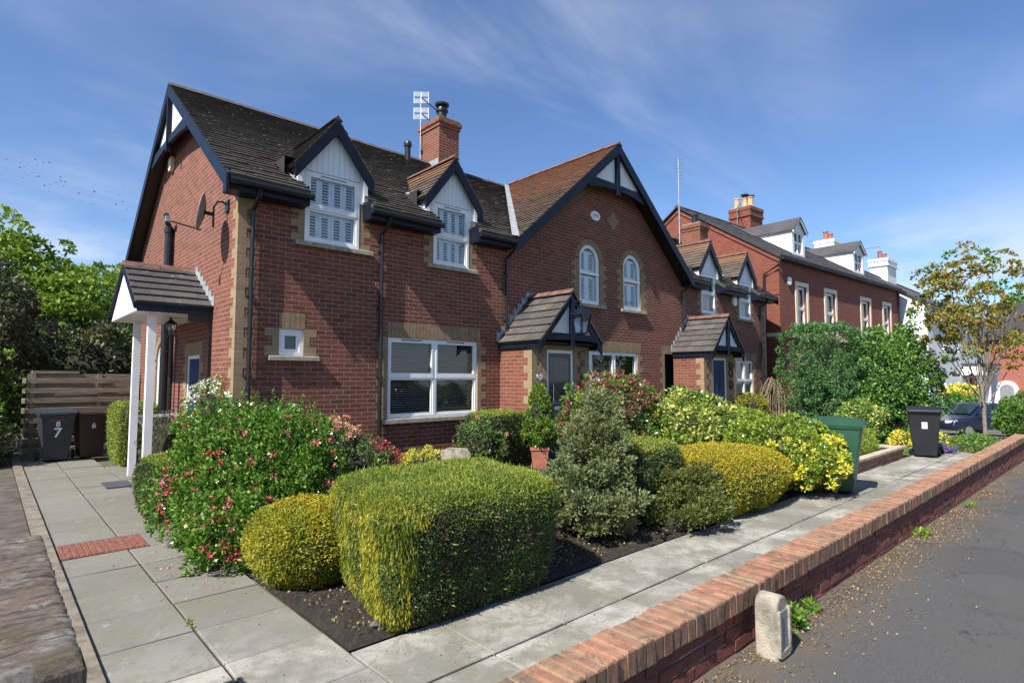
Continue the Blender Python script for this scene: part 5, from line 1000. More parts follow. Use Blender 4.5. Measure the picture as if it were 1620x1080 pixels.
# ================================================================ CAR
M_car=(lambda k:(k.col((.008,.014,.04)),k.rough(.22),k.p.inputs['Coat Weight'].__setattr__('default_value',.6),k.m)[-1])(NT('car_paint'))
def car(loc,rz,lab):
    t=thing('parked_car',lab,'car',loc); Rm=Matrix.Translation(loc)@Matrix.Rotation(rz,4,'Z'); W_=.86  # front = +x
    prof=[(2.05,.35),(2.12,.55),(2.05,.72),(1.75,.84),(1.05,.95),(.35,1.36),(-.1,1.44),(-.9,1.42),(-1.55,1.12),(-1.95,1.0),(-2.08,.75),(-2.08,.35)]
    k=MB(Rm); secs=[(-1,.0),(-.93,.02),(-.6,.03),(0,.04),(.6,.03),(.93,.02),(1,0)]; n=len(prof); vs=[]
    for s_,c in secs:
        for x,z in prof:
            tt=max(0,(z-.95)/.5); y=s_*W_*(1-.20*tt); xx=x*(1-(abs(s_)>.9)*.03-(abs(s_)>.99)*.03); vs.append((xx,y,z-(.03 if abs(s_)>.99 else 0)*(z>.9)))
    fs=[(j*n+i,j*n+(i+1)%n,(j+1)*n+(i+1)%n,(j+1)*n+i) for j in range(len(secs)-1) for i in range(n)]+[tuple(range(n)),tuple(range((len(secs)-1)*n,len(secs)*n))]
    k.add(vs,fs); k.build('body',M_car,t,smooth=False,bevel=.03)
    M_cg=simple('car_glass',(.015,.03,.035),.06,.1,3)
    k=MB(Rm); k.add([(1.06,-.72,.99),(1.06,.72,.99),(.40,.62,1.375),(.40,-.62,1.375)],[(0,1,2,3)]); k.v=[tuple(Vector(v)+Vector((0,0,.012))+(Rm.to_3x3()@Vector((.012,0,0)))) for v in k.v]; k.build('windscreen',M_cg,t)
    for s_ in (-1,1):
        k=MB(Rm); f=lambda x,z,e=.015:(x,s_*(W_*(1-.20*max(0,(z-.95)/.5))+e),z); k.add([f(.93,.98),f(.30,1.30),f(-.05,1.36),f(-.05,.98)],[(0,1,2,3)]); k.add([f(-.13,.98),f(-.13,1.36),f(-.85,1.34),f(-1.3,1.12),f(-1.3,.98)],[(0,1,2,3,4)]); k.build('side_window',M_cg,t)
        for x in (1.32,-1.3):
            k=MB(Rm); k.tube([(x,s_*(W_-.2),.31),(x,s_*(W_+.012),.31)],.31,20); wl=k.build('wheel',M_black,t); k=MB(Rm); k.tube([(x,s_*(W_-.1),.31),(x,s_*(W_+.02),.31)],.2,14); k.build('rim',M_steel,wl)
        k=MB(Rm); k.add([(2.07,s_*.5,.62),(2.075,s_*.5,.72),(1.95,s_*.80,.78),(1.85,s_*.85,.74),(1.95,s_*.82,.64)],[(0,1,2,3,4)]); k.v=[tuple(Vector(v)+Rm.to_3x3()@Vector((.03,s_*.015,.015))) for v in k.v]; k.build('headlight',simple('headlight_lens',(.65,.68,.7),.1,.05,3),t)
        k=MB(Rm); k.box(.75,.95,min(s_*.86,s_*1.02),max(s_*.86,s_*1.02),.95,1.08); k.build('wing_mirror',M_car,t,bevel=.03)
    k=MB(Rm); k.box(2.09,2.13,-.45,.45,.42,.56); k.build('grille',M_black,t)
car((31.3,4.7,-.78),R(150),'dark blue parked car facing the camera behind the small copper-leaved tree')
# ================================================================ PLANTS
def stems(par,c,h,r,n=7,mat=None,rad=.012,seed=1):
    rg=random.Random(seed); k=MB()
    for i in range(n):
        a=rg.uniform(0,6.28); rr=r*rg.uniform(.4,1); p0=(c[0]+rg.uniform(-.05,.05),c[1]+rg.uniform(-.05,.05),c[2]-.03); p1=(c[0]+rr*.5*math.cos(a),c[1]+rr*.5*math.sin(a),c[2]+h*.5); p2=(c[0]+rr*math.cos(a+.3),c[1]+rr*math.sin(a+.3),c[2]+h*rg.uniform(.8,1)); k.tube([p0,p1,p2],[rad,rad*.7,rad*.3],5)
    return k.build('stem',mat or M_twig,par)
def shell(rg,c,r,n,top=True,zlo=-.55,p=2.2,jit=.08):
    out=[];nr=[]
    while len(out)<n:
        d=rg.normal(size=3); d/=np.linalg.norm(d)
        if d[2]<zlo: continue
        q=d/(np.sum(np.abs(d)**p)**(1/p)); s=1-abs(rg.normal(0,jit)); out.append(np.array(c)+q*np.array(r)*s); nr.append(d)
    return np.array(out),np.array(nr)
# --- big clipped two-tone hedge block
def big_hedge():
    c=np.array([2.90,4.0,.43]); r=np.array([.90,.80,.475]); t=thing('clipped_hedge','big clipped block hedge, flat topped, golden on its left face and dark green in front','hedge',(2.95,4.1,0))
    def de(V):
        V=V.copy(); k=(V[:,2]/r[2]+1)/2; s=.86+.14*np.minimum(1,k*1.25)**.75; V[:,0]*=s; V[:,1]*=s; V[:,0]+=.16*V[:,1]/r[1]; b=snoise(V,4.5,3)*.022+snoise(V,11,4)*.012; V+=nrm(V*np.array([1,1,1.6]))*b[:,None]; return V
    f=Fol(1); f.ball((0,0,0),r*.93,3,7,60,34,de); f.V[-1]=f.V[-1]+c
    P,N=f.surf((0,0,0),r,210000,7,-.93,de,(0,.06)); x,y,z=P.T
    nz=snoise(P,5,9)+.6*snoise(P,13,19); stringy=snoise(P*np.array([1,1,.16]),26,2)
    leftf=(N[:,0]<-.6)|((N[:,0]<-.1)&(y<0)&(x<-.78+.05*nz)); front=(N[:,1]<-.3)&(x<-.80+.07*nz+.10*(z>.28)); leftf|=front; topf=(N[:,2]>.5)|(z>.35+.035*nz)
    mi=np.where(leftf&(stringy>-.35),0,1); mi=np.where(topf,2,mi); mi=np.where(leftf&topf&(f.rg.random(len(x))<.4),0,mi)
    mi=np.where((mi==1)&~leftf&(f.rg.random(len(x))<.12+.2*(z>.22)),2,mi)
    P=P+c; gold=mi==0
    N2=N.copy(); N2[gold]=N[gold]*.2+np.array([0,0,-1.])*1.0
    f.leaves(P[gold],N2[gold],.040,.0075,0,.85,.35); g2=mi==1; f.leaves(P[g2],N[g2],.022,.009,1,.5,.9); g3=mi==2; f.leaves(P[g3],N[g3]*.4+np.array([-.3,-.2,.2]),.026,.0075,2,.8,.6)
    n=3500; m=f.rg.choice(len(P),n); f.leaves(P[m]+N[m]*.012,N[m],.035,.007,mi[m],1.,.5)
    m=f.rg.choice(len(P),700); f.leaves(P[m]+N[m]*.02,N[m]+np.array([0,0,.3]),.075,.008,mi[m],1.,.4)
    f.build('foliage',[LM['yellow'],LM['hedge'],LM['goldgreen'],M_core],t); stems(t,(2.95,4.1,0),.35,.5,9,rad=.03)
big_hedge()
def dome(name,lab,c,r,n,mats,L,Wd,p=2.6,seed=2,split=None,core=.92,cut=-.95,bump=.02,bf=5,a=.55,b=.85,grp=None,cat='hedge',stemr=.02):
    c=np.array(c,float); r=np.array(r,float); t=thing(name,lab,cat,(c[0],c[1],0),grp); f=Fol(seed)
    def de(V): V=V.copy(); k=(V[:,2]/r[2]+1)/2; s=.86+.14*np.minimum(1,k*1.8); V[:,0]*=s;V[:,1]*=s; V+=nrm(V)*(snoise(V,bf,seed)*bump+snoise(V,bf*2.7,seed+1)*bump*.4)[:,None]; return V
    f.ball((0,0,0),r*core,len(mats),p,36,22,de); f.V[-1]=f.V[-1]+c; P,N=f.surf((0,0,0),r,n,p,cut,de,(0,.05)); mi=np.zeros(len(P),int)
    if split: mi=split(P,N,f.rg)
    P=P+c; f.leaves(P,N,L,Wd,mi,a,b); m=f.rg.choice(len(P),len(P)//30); f.leaves(P[m]+N[m]*L*.4,N[m],L*1.5,Wd*.8,mi[m],1,.5)
    f.build('foliage',[LM[m_] for m_ in mats]+[M_core],t); stems(t,(c[0],c[1],0),c[2],r[0]*.5,6,rad=stemr); return t
tops=lambda th:(lambda P,N,rg:np.where(N[:,2]+snoise(P,4,7)*.35>th,1,0))
dome('clipped_ball_shrub','rounded golden clipped ball shrub left of the big block hedge',(2.10,4.88,.29),(.50,.56,.37),60000,['gold','goldtop'],.026,.012,2.3,3,tops(1.0),bump=.02,cat='shrub')
dome('clipped_dome_hedge','broad ochre-gold clipped dome hedge beside the pale paving',(7.36,3.86,.34),(1.14,.74,.44),60000,['gold','goldtop'],.028,.013,2.9,4,tops(.35),bump=.03,bf=3)
dome('clipped_hedge','small dark green clipped hedge at the feet of the white canopy posts',(1.80,8.15,.34),(.42,.62,.42),26000,['yew','goldgreen'],.030,.014,3.5,5,tops(.8))
dome('clipped_hedge','upright clipped green hedge block behind the grey-green juniper',(5.95,4.35,.46),(.50,.60,.50),30000,['yew','goldgreen'],.03,.013,5,6,tops(.7))
dome('clipped_hedge','square clipped dark hedge against the wall between the big window and near porch',(7.25,8.25,.52),(.62,.42,.56),26000,['yew','goldgreen'],.035,.015,6,7,tops(.7))
dome('clipped_hedge','pale green clipped box hedge between the brown bin and the canopy posts',(2.2,13.7,.6),(.36,.75,.62),20000,['goldgreen','goldgreen'],.04,.018,6,8)
def shrub(name,lab,c,r,ncl,crad,nleaf,L,Wd,mats,seed,mi=None,p=2.1,zlo=-.6,cat='shrub',a=.8,b=.75,up=.1,flat=.85,jit=.12,inner=True,stemn=9,flowers=None,grp=None,base=0,stemm=None,coref=.72,corem=None):
    t=thing(name,lab,cat,(c[0],c[1],base),grp); f=Fol(seed); rg=f.rg
    C,N=shell(rg,c,r,ncl,zlo=zlo,p=p,jit=jit); C=C+rg.normal(size=C.shape)*crad*.35; C[:,2]=np.maximum(C[:,2],base+crad*.35)
    rad=crad*rg.uniform(.6,1.3,ncl); m=np.zeros(ncl,int) if mi is None else mi(C,N,rg)
    f.clumps(C,rad,nleaf,L,Wd,m,a,b,up,norm=N,flat=flat)
    if inner: # looser leaves through the volume
        n=ncl*nleaf//3; d=nrm(rg.normal(size=(n,3)))*rg.uniform(.3,.85,(n,1))**(1/2.); P=np.array(c)+d*np.array(r); P[:,2]=np.maximum(P[:,2],base+.03); f.leaves(P,nrm(d),L,Wd,0,.5,.9)
    if coref: f.ball(c,np.array(r)*coref,len(mats),2.2,18,12,lambda V:V*(1+snoise(V,3/np.mean(r),seed)*.15)[:,None])
    f.build('foliage',[LM[x] for x in mats]+[corem or M_core],t); 
    if stemn: stems(t,(c[0],c[1],base),max(.2,c[2]-base+r[2]*.4),r[0]*.8,stemn,seed=seed,mat=stemm,rad=.015)
    if flowers:
        k=Fol(seed+50); n,s,pet,mat,zl=flowers; C2,N2=shell(k.rg,c,np.array(r)*1.04,n,zlo=zl,p=p,jit=.05)
        k.clumps(C2,[s]*n,pet,s*.9,s*.6,0,.9,.6,norm=N2); k.build('flowers',[LM[mat]],t)
    return t
# flowering bush, bright glossy leaves and crimson flowers
def escallonia():
    t=thing('flowering_bush','large glossy green bush dotted with crimson flowers beside the left paving','shrub',(2.35,6.7,0)); f=Fol(12); rg=f.rg
    blobs=[((2.34,6.5,.64),(.68,.92,.64),430),((1.80,5.75,.28),(.40,.50,.33),220),((2.72,7.1,.52),(.48,.58,.42),180),((1.74,6.7,.46),(.38,.5,.50),200),((2.0,6.9,1.08),(.42,.5,.26),90),((2.62,6.8,.98),(.48,.45,.25),90)]
    k=Fol(62)
    for c,r,n in blobs:
        C,N=shell(rg,c,r,n,zlo=-.7,jit=.15); C+=rg.normal(size=C.shape)*.06; C[:,2]=np.maximum(C[:,2],.05); f.clumps(C,rg.uniform(.05,.12,n),46,.048,.026,0,.7,.7,.35,norm=N,flat=1.15)
        n2=n*30; d=nrm(rg.normal(size=(n2,3)))*rg.uniform(.5,.9,(n2,1)); P=np.array(c)+d*np.array(r); P[:,2]=np.maximum(P[:,2],.03); f.leaves(P,nrm(d),.04,.02,0,.6,.9)
        f.ball(c,np.array(r)*.5,1,2.2,18,12)
        m=int(n*.30*(1.6 if c[0]<2.1 else .8)); C2,N2=shell(k.rg,c,np.array(r)*1.05,m,zlo=-.55,jit=.04); k.clumps(C2,k.rg.uniform(.014,.042,m),20,.026,.018,np.where(k.rg.random(m)<.6,0,1),.9,.7,norm=N2)
    # upright tip shoots
    C,N=shell(rg,(2.3,6.7,.78),(.85,1.0,.58),80,zlo=.2,jit=.02); 
    P=np.concatenate([C+np.array([0,0,h])+N*h*.5 for h in np.linspace(0,.14,7)]); P=np.repeat(P,5,0); f.leaves(P+rg.normal(size=P.shape)*.008,np.tile([0,0,1.],(len(P),1)),.032,.018,0,.6,.9)
    f.build('foliage',[LM['escal'],M_core],t); k.build('flowers',[LM['red'],LM['petalpink']],t); stems(t,(2.3,6.6,0),1.1,.6,14,seed=4,rad=.02)
escallonia()
# grey-green juniper in feathery tiers
def juniper(lab,c,tiers,mats,seed,name='juniper',nl=70,L=.05,Wd=.018,cat='conifer'):
    t=thing(name,lab,cat,(c[0],c[1],0)); f=Fol(seed); rg=f.rg; C=[];N=[];Rr=[]
    for (dx,dy,z,r,n) in tiers:
        for i in range(n):
            a=rg.uniform(0,6.28); q=r*rg.uniform(.55,1.05); C.append((c[0]+dx+q*math.cos(a),c[1]+dy+q*math.sin(a),z+rg.normal(0,.05)+ .1*(q/r))); N.append((math.cos(a),math.sin(a),.55)); Rr.append(rg.uniform(.05,.115))
    C=np.array(C);N=nrm(np.array(N)); f.clumps(C,Rr,nl,L,Wd,0,1.,.55,.25,norm=N,flat=.8); 
    # sprays
    m=len(C); idx=np.repeat(np.arange(m),26); s=rg.uniform(0,.17,(len(idx),1)); dr=nrm(N[idx]+rg.normal(size=(m,3))[idx]*.45); P=C[idx]+dr*s+rg.normal(size=(len(idx),3))*.012; f.leaves(P,dr,L,Wd*.8,0,1.,.6,.15)
    for (dx,dy,z,r,n) in tiers: f.ball((c[0]+dx,c[1]+dy,z),(r*.5,r*.5,.13),1,2,14,8)
    n=9000; j=rg.integers(0,m,n); P=C[j]*1.; P[:,:2]=np.array(c)+(P[:,:2]-np.array(c))*rg.uniform(.5,.95,(n,1)); P+=rg.normal(size=P.shape)*.04; P[:,2]=np.maximum(P[:,2],.04); f.leaves(P,N[j],L,Wd,0,.6,.8)
    f.build('foliage',[LM[mats],M_core],t); k=MB(); top=max(x[2] for x in tiers); k.tube([(c[0],c[1],-.05),(c[0]+tiers[-1][0]*.5,c[1]+tiers[-1][1]*.5,top*.6),(c[0]+tiers[-1][0],c[1]+tiers[-1][1],top)],[.05,.035,.012],7)
    rg2=random.Random(seed)
    for (dx,dy,z,r,n) in tiers:
        for i in range(4): a=rg2.uniform(0,6.28); k.tube([(c[0]+dx*.6,c[1]+dy*.6,max(.05,z-.15)),(c[0]+dx+r*.8*math.cos(a),c[1]+dy+r*.8*math.sin(a),z)],[.018,.006],5)
    k.build('trunk',M_twig,t)
juniper('feathery grey-green juniper with layered branches right of the big block hedge',(4.78,4.1),[(.05,-.14,.15,.45,46),(.03,-.16,.32,.49,54),(.02,-.10,.50,.40,40),(.08,-.08,.66,.38,40),(.16,-.08,.84,.30,32),(.16,-.04,1.0,.27,28),(.24,-.06,1.14,.17,16),(.25,-.06,1.26,.11,10),(.27,-.06,1.38,.05,4)],'juni',21)
juniper('low dark spreading juniper between the upright block and the gold dome hedge',(6.0,3.72),[(0,-.1,.14,.48,55),(.1,.0,.30,.48,55),(.15,.1,.45,.35,35),(-.25,-.2,.1,.3,25)],'junid',22)
gaus=lambda s1:(lambda C,N,rg:np.where(rg.random(len(C))<s1,1,0))
shrub('variegated_shrub','large yellow-and-green variegated shrub in the middle of the front garden',(8.75,5.25,.72),(1.25,.85,.72),420,.11,34,.085,.036,['varieg','escal'],31,mi=gaus(.12),up=.15)
shrub('choisya_shrub','bright green shrub with yellow young leaves beside the green bin',(8.92,3.68,.52),(.74,.90,.56),480,.08,40,.055,.026,['choisya','brighty'],32,mi=lambda C,N,rg:np.where((rg.random(len(C))<.42)&(C[:,1]<3.6)&(C[:,2]<.85),1,0),up=.1)
shrub('choisya_shrub','olive green bush between the variegated shrub and the yellow-leaved bush',(10.3,5.3,.55),(1.2,.8,.58),260,.10,34,.06,.028,['choisya'],33)
shrub('red_leaved_shrub','green shrub with reddish young leaves in front of the bay window',(7.3,5.6,.95),(.95,.7,.82),340,.09,34,.062,.026,['escal','redleaf'],34,mi=lambda C,N,rg:np.where(rg.random(len(C))<.25+.35*(C[:,2]>1.1),1,0),flowers=(50,.03,10,'red',0.))
shrub('red_leaved_shrub','taller sprig of red-tipped shrub in front of the dark passage',(9.6,6.8,.75),(.7,.5,.75),150,.10,28,.065,.028,['escal','redleaf'],35,mi=gaus(.6))
shrub('flowering_shrub','low bush topped with salmon pink young leaves left of the front window',(3.60,7.8,.60),(.60,.5,.58),190,.07,36,.038,.018,['hedge','pink'],36,mi=lambda C,N,rg:np.where(C[:,2]>.86,1,0))
shrub('flowering_shrub','white blossomed shrub by the house corner behind the glossy bush',(2.28,8.75,.95),(.32,.35,.70),90,.08,26,.04,.02,['escal'],37,flowers=(34,.04,16,'petalwhite',.45))
shrub('small_shrub','small crimson-leaved bush under the front window',(4.55,8.1,.36),(.42,.35,.34),110,.06,30,.035,.016,['redleaf','red'],38,mi=gaus(.4))
shrub('small_shrub','low lemon-yellow bush beside the crimson-leaved bush',(5.25,7.7,.28),(.5,.35,.30),100,.06,34,.03,.018,['brighty','goldgreen'],39,mi=gaus(.35))
shrub('small_shrub','small dark green leafy shrub behind the gold ball shrub',(3.55,6.75,.42),(.40,.4,.42),110,.07,28,.045,.02,['hedge','escal'],40,mi=gaus(.3))
shrub('rose_bush','loose rose bush with pink blooms in front of the square wall hedge',(6.55,7.9,.5),(.48,.35,.5),110,.08,26,.05,.026,['hedge','shrub'],41,mi=gaus(.4),coref=.5,flowers=(5,.05,24,'petalpink',-.2))
shrub('grey_shrub','grey twiggy shrub below the white canopy rail',(2.2,10.75,.55),(.32,.45,.6),120,.08,30,.04,.012,['grey'],42)
shrub('climber','thin leafy climber on the brick gable near the corner',(2.56,9.3,1.35),(.06,.22,.45),40,.07,16,.04,.02,['goldgreen','redleaf'],43,mi=gaus(.4),coref=0,stemn=4)
# potted bush
t=thing('potted_bush','tapering leafy bush in a terracotta pot by the near porch','potted plant',(7.72,7.62,0)); k=MB(); k.prism([(7.5,7.4),(7.94,7.4),(7.94,7.84),(7.5,7.84)],0,.01,'z'); k.lathe((7.72,7.62,0),[(.17,0),(.23,.36),(.25,.36),(.25,.42),(.22,.42),(.21,.36)],4); k.build('pot',M_terra,t)
f=Fol(44); rg=f.rg; C=[];N=[]
for i in range(240): h=rg.uniform(0,1)**1.1; a=rg.uniform(0,6.28); r=.36*(1-h)**.8*(.35+.65*min(1,h*5))*rg.uniform(.75,1.05)+.03; C.append((7.72+r*math.cos(a),7.62+r*math.sin(a),.45+h*1.12)); N.append((math.cos(a),math.sin(a),.4))
f.clumps(C,rg.uniform(.04,.08,240),34,.05,.022,np.where(rg.random(240)<.3,1,0),.8,.7,.2,norm=nrm(np.array(N))); f.ball((7.72,7.62,.85),(.2,.2,.42),2); f.build('foliage',[LM['escal'],LM['goldgreen'],M_core],t); stems(t,(7.72,7.62,.4),.7,.1,4)
t=thing('clipped_conifer','small yellow-green upright conifer beside the far porch','conifer',(16.6,7.7,0)); 
f=Fol(45); C,N=shell(f.rg,(16.6,7.7,.65),(.55,.45,.55),150,p=2.5); f.clumps(C,[.1]*150,40,.06,.025,0,.8,.6,norm=N); f.ball((16.6,7.7,.6),(.45,.36,.48),1); f.build('foliage',[LM['yellow'],M_core],t); stems(t,(16.6,7.7,0),.4,.2,3)
# weeping shrub
t=thing('weeping_shrub','bare straw-coloured weeping shrub at the right end of the cottages','shrub',(17.6,7.3,0)); k=MB(); k.tube([(17.6,7.3,-.1),(17.65,7.3,.8),(17.6,7.3,1.5)],[.06,.05,.03],7); 
rr=random.Random(3)
for i in range(70): a=rr.uniform(0,6.28); r=rr.uniform(.15,.55); z=rr.uniform(1.3,1.75); k.tube([(17.6,7.3,1.45),(17.6+r*.5*math.cos(a),7.3+r*.5*math.sin(a),z),(17.6+r*math.cos(a),7.3+r*math.sin(a),z-.35),(17.6+r*1.1*math.cos(a),7.3+r*1.1*math.sin(a),rr.uniform(.1,.5))],[.012,.01,.008,.005],4)
k.build('branches',simple('straw_twig',(.26,.20,.13),.9,.3,20),t)
f=Fol(46); C=[(17.6+r*math.cos(a),7.3+r*math.sin(a),z) for a,r,z in zip(f.rg.uniform(0,6.28,90),f.rg.uniform(.3,.6,90),f.rg.uniform(.3,1.6,90))]; f.clumps(C,[.1]*90,14,.07,.012,0,.3,.5,-1.0); f.build('foliage',[LM['wispy']],t)
k=MB(); k.tube([(18.0,6.9,0),(18.05,6.85,.6),(17.9,6.9,1.1)],[.06,.05,.03],6); 
# large shrubs to the right
def bigshrub(name,lab,c,r,ncl,mats,seed,crad=.2,nleaf=48,L=.085,Wd=.035,p=2.4,mi=None,jit=.06,up=.0,cat='shrub'):
    return shrub(name,lab,c,r,ncl,crad,nleaf,L,Wd,mats,seed,mi=mi,p=p,zlo=-.9,jit=jit,up=up,cat=cat,base=gz(c[0]),coref=.62,corem=simple('inner_green',(.03,.05,.018),.95,.3,10))
bigshrub('conifer_hedge','tall dense dark green conifer shrub in front of the villa corner',(18.35,6.25,1.45),(1.08,.95,1.75),620,['conifer'],51,.13,60,.075,.028,5.,jit=.02,cat='conifer')
bigshrub('leafy_shrub','large loose green shrub between the conifer and the copper-leaved tree',(19.8,4.95,1.35),(1.35,1.15,1.75),420,['shrub','conifer'],52,.24,44,.11,.05,2.2,gaus(.25),jit=.10)
shrub('variegated_shrub','yellow-flecked shrub at the foot of the tall green shrubs',(17.3,5.0,.5),(.9,.5,.55),170,.13,26,.08,.04,['shrub','varieg'],53,mi=gaus(.55),base=-.1)
shrub('grass_clump','soft bright green plant clump inside the low raised bed',(13.2,4.25,.32),(1.15,.62,.34),260,.10,36,.07,.012,['choisya'],54,up=.6,base=.1,cat='plant',coref=.6)
shrub('yellow_flower_bed','mass of yellow flowers at the foot of the copper-leaved tree',(18.0,3.9,.02),(1.1,.6,.26),170,.10,24,.06,.03,['shrub','petalyellow'],55,mi=gaus(.6),base=-.15,cat='flowers')
shrub('low_plant','low green bedding plants at the end of the garden wall',(17.6,2.6,.02),(1.2,.5,.24),150,.11,26,.06,.028,['shrub','goldgreen'],56,mi=gaus(.3),base=-.15,cat='plant')
shrub('purple_flowers','small patch of purple flowers beside the black bin',(16.3,3.0,.05),(.35,.22,.12),50,.05,24,.03,.02,['purple','shrub'],57,mi=gaus(.4),base=-.06,cat='flowers')
shrub('round_shrub','dense round green shrub beyond the end of the garden wall',(28.6,2.75,.15),(.85,.8,.88),240,.16,40,.10,.045,['shrub'],58,base=-.6)
shrub('yellow_hedge','yellow-topped hedge behind the dark blue car',(40,6.5,.2),(3.5,.5,1.0),200,.3,24,.16,.09,['shrub','petalyellow'],59,mi=lambda C,N,rg:np.where((C[:,2]>.6)&(rg.random(len(C))<.6),1,0),base=-1.2)
# lawn grass
f=Fol(60); rg=f.rg; n=45000; X=rg.uniform(14.65,20.3,n); Y=rg.uniform(3.5,8.0,n); P=np.stack([X,Y,np.where(X<16,-.03,-.03-(X-16)*.048)+.045],1); f.leaves(P,np.tile([0,0,1.],(n,1)),.07,.012,0,1.,.5); tagit(f.build('lawn_grass',[LM['grass']],None),kind='stuff')
f=Fol(64); rg=f.rg; n=2600; X=rg.uniform(1.8,8,n); Y=3.45+rg.gamma(1.2,.5,n); P=np.stack([X,Y,np.full(n,.045)],1); f.leaves(P,np.tile([0,0,1.],(n,1)),.022,.014,rg.integers(0,3,n),.4,.9); tagit(f.build('soil_litter',[bpy.data.materials['litter_brown'],bpy.data.materials['litter_pale'],LM['goldgreen']],None),kind='stuff')
# weeds at the wall foot
t=thing('weed_clump','green weeds at the foot of the garden wall beside the stone marker','weed',(3.9,1.55,.1)); f=Fol(61); C=[(3.80,1.57,.14),(3.9,1.55,.12),(3.83,1.54,.22),(4.25,1.57,.13),(4.0,1.56,.13)]; f.clumps(C,[.05,.06,.05,.04,.05],60,.05,.02,0,.7,.7,.4); f.build('foliage',[LM['escal']],t)
t=thing('weed_clump','small sprig of weeds at the wall foot further along the pavement','weed',(7.2,1.55,.05)); f=Fol(63); f.clumps([(7.2,1.56,.08),(7.35,1.55,.07),(9.5,1.5,.04)],[.06,.05,.05],60,.05,.02,0,.7,.7,.4); f.build('foliage',[LM['choisya']],t)
# leaning stone and rock
k=MB(frame((5.55,7.35,0),(.74,-.67,0),(-.67,-.74,0))); k.prism([(-.24,0),(.24,0),(.24,.50),(.18,.58),(-.1,.60),(-.24,.54)],-.03,.03,'y'); tagit(k.build('leaning_stone',M_concrete,bevel=.015),'pale stone slab standing upright behind the big block hedge','stone')
def rock(c,r,seed,lab):
    k=MB(); rg=np.random.default_rng(seed); n=10; vs=[];fs=[]
    for i in range(6):
        for j in range(n): ph=math.pi*(i+.3)/6.2; th=2*math.pi*j/n; s=1+rg.normal(0,.14); vs.append((c[0]+r[0]*s*math.sin(ph)*math.cos(th),c[1]+r[1]*s*math.sin(ph)*math.sin(th),c[2]+r[2]*s*math.cos(ph)))
    fs=[(i*n+j,(i+1)*n+j,(i+1)*n+(j+1)%n,i*n+(j+1)%n) for i in range(5) for j in range(n)]+[tuple(range(n)),tuple(range(5*n,6*n))]; k.add(vs,fs); tagit(k.build('rock',simple('rock_grey',(.13,.12,.11),.9,.3,12,bump=.8)),lab,'rock')
rock((2.02,3.52,.03),(.075,.05,.06),3,'dark grey rock on the soil at the foot of the big block hedge'); rock((2.17,3.50,.02),(.05,.04,.04),4,'smaller grey stone beside the dark rock at the hedge foot')
# ================================================================ TREES
def tree(name,lab,loc,h,cr,ncl,crad,nleaf,L,Wd,mats,seed,trunk=.2,mi=None,bark=None,cz=.62,rz=.42,fork=.35,grp=None,jit=.25,nb=14,stemsn=1,cat='tree',p=2.0,hollow=True):
    t=thing(name,lab,cat,loc,grp); f=Fol(seed); rg=f.rg; c=np.array([loc[0],loc[1],loc[2]+h*cz]); r=np.array([cr,cr,h*rz]); C,N=shell(rg,c,r,ncl,zlo=-.85,p=p,jit=jit); C+=rg.normal(size=C.shape)*crad*.5
    m=np.zeros(ncl,int) if mi is None else mi(C,N,rg); f.clumps(C,crad*rg.uniform(.5,1.4,ncl),nleaf,L,Wd,m,.6,.8,-.1,norm=N,flat=.65); f.build('crown',[LM[x] for x in mats],t)
    k=MB(); R_=random.Random(seed)
    for s_ in range(stemsn):
        bx=loc[0]+R_.uniform(-.08,.08)*(stemsn>1); by=loc[1]+R_.uniform(-.08,.08)*(stemsn>1); tx=R_.uniform(-.2,.2)*cr*(stemsn>1); k.tube([(bx,by,loc[2]-.1),(bx+tx*.4,by,loc[2]+h*fork),(loc[0]+tx,loc[1]-tx*.5,loc[2]+h*.8)],[trunk,trunk*.7,trunk*.2],8)
    for i in range(nb):
        q=C[R_.randrange(ncl)]; s=(loc[0]+(q[0]-loc[0])*.08,loc[1]+(q[1]-loc[1])*.08,loc[2]+h*R_.uniform(fork*.6,.6)); mid=[(s[j]+q[j])/2+R_.uniform(-.1,.1)*cr for j in range(3)]; k.tube([s,mid,tuple(q)],[trunk*.3,trunk*.2,trunk*.08],6)
    k.build('trunk',bark or M_bark,t); return t
tree('copper_tree','small multi-stemmed tree with sparse copper and green leaves at the end of the garden','' or (19.65,2.68,-.2),5.6,1.65,185,.24,42,.11,.065,['autumn','shrub'],71,.055,gaus(.15),M_barkp,.66,.31,.25,jit=.32,nb=34,stemsn=2)
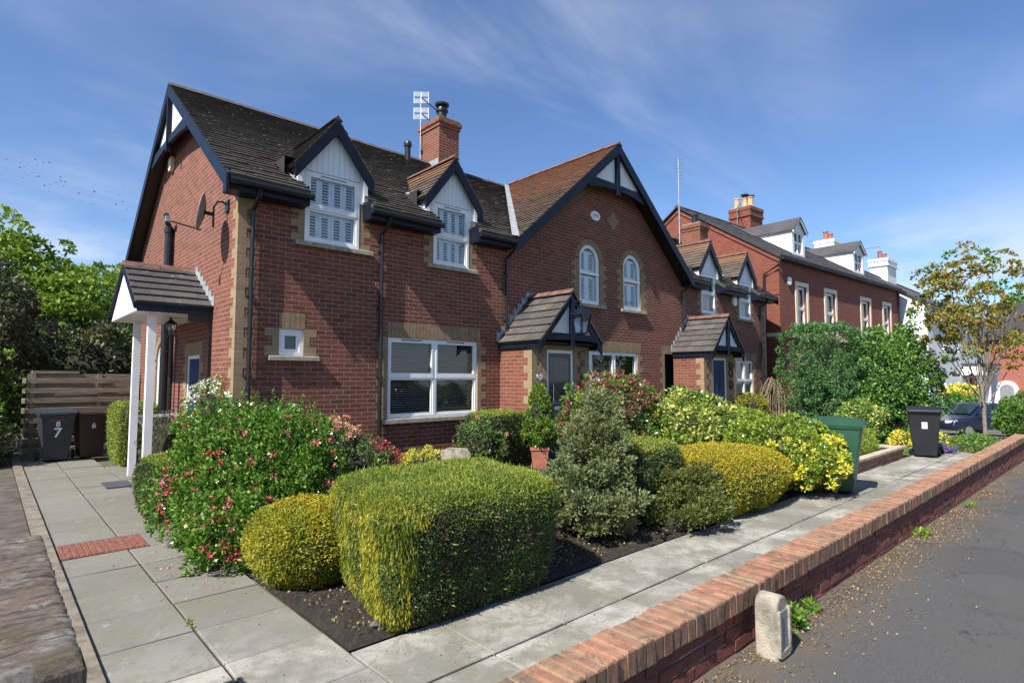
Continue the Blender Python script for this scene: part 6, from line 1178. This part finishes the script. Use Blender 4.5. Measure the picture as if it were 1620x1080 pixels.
tree('background_tree','tall bright green tree at the far left behind the fence',(-.6,27,0),6.9,2.9,380,.5,50,.22,.11,['tree'],72,.25,jit=.13)
tree('background_tree','bright green tree just left of the cottage gable',(3.7,30,0),6.2,3.2,380,.5,50,.24,.12,['tree'],73,.25,jit=.12,cz=.6)
tree('background_tree','lighter green tree between the dark tree and the canopy',(1.7,25,0),5.0,1.9,260,.4,46,.2,.1,['tree'],74,.2,jit=.12)
tree('dark_tree','dark purple-green tree at the left edge behind the fence',(-.35,18.0,0),4.5,1.3,300,.3,46,.13,.07,['treed'],75,.18,jit=.12,cz=.56)
shrub('leafy_shrub','bright leafy bush at the left edge beside the slatted fence',(-.5,16.4,1.2),(.9,.8,1.2),240,.22,40,.10,.05,['tree','treed'],76,mi=gaus(.3))
shrub('boundary_hedge','long dark green hedge behind the slatted fence',(2.2,20,1.4),(4.0,.9,1.6),380,.28,40,.13,.07,['treed','tree'],77,mi=gaus(.22),p=3.5,cat='hedge')
shrub('leafy_shrub','low dark bush at the foot of the fence at the far left',(-.35,15.2,.5),(.7,.7,.7),120,.16,34,.09,.045,['treed','shrub'],78,mi=gaus(.3))
# birds
bm=MB(); bm.add([(0,0,0),(.14,.03,.04),(.24,-.03,.0),(.12,-.05,.02),(-.14,.03,.04),(-.24,-.03,.0),(-.12,-.05,.02),(0,.12,0),(0,-.14,0)],[(0,1,2,3),(0,6,5,4),(7,1,0,4),(8,3,0,6)])
b0=bm.build('bird',M_black); tagit(b0,'tiny dark bird flying in the loose flock left of the gable','bird','flock of birds in the sky')
rb=random.Random(9)
def ray(px,py,D):
    rt=Vector((math.sin(yaw),-math.cos(yaw),0)); up=rt.cross(fw); return Vector((0,0,CAMZ))+(fw+rt*((px-810)/900)-up*((py-540)/900))*D
for i in range(46):
    t_=rb.random(); p=ray(15+170*t_+rb.gauss(0,14),255+60*t_+rb.gauss(0,16),rb.uniform(85,110)); o=b0 if i==0 else b0.copy()
    if i: COL.objects.link(o)
    o.location=p; o.rotation_euler=(rb.uniform(-.4,.4),rb.uniform(-.4,.4),rb.uniform(0,6.28))
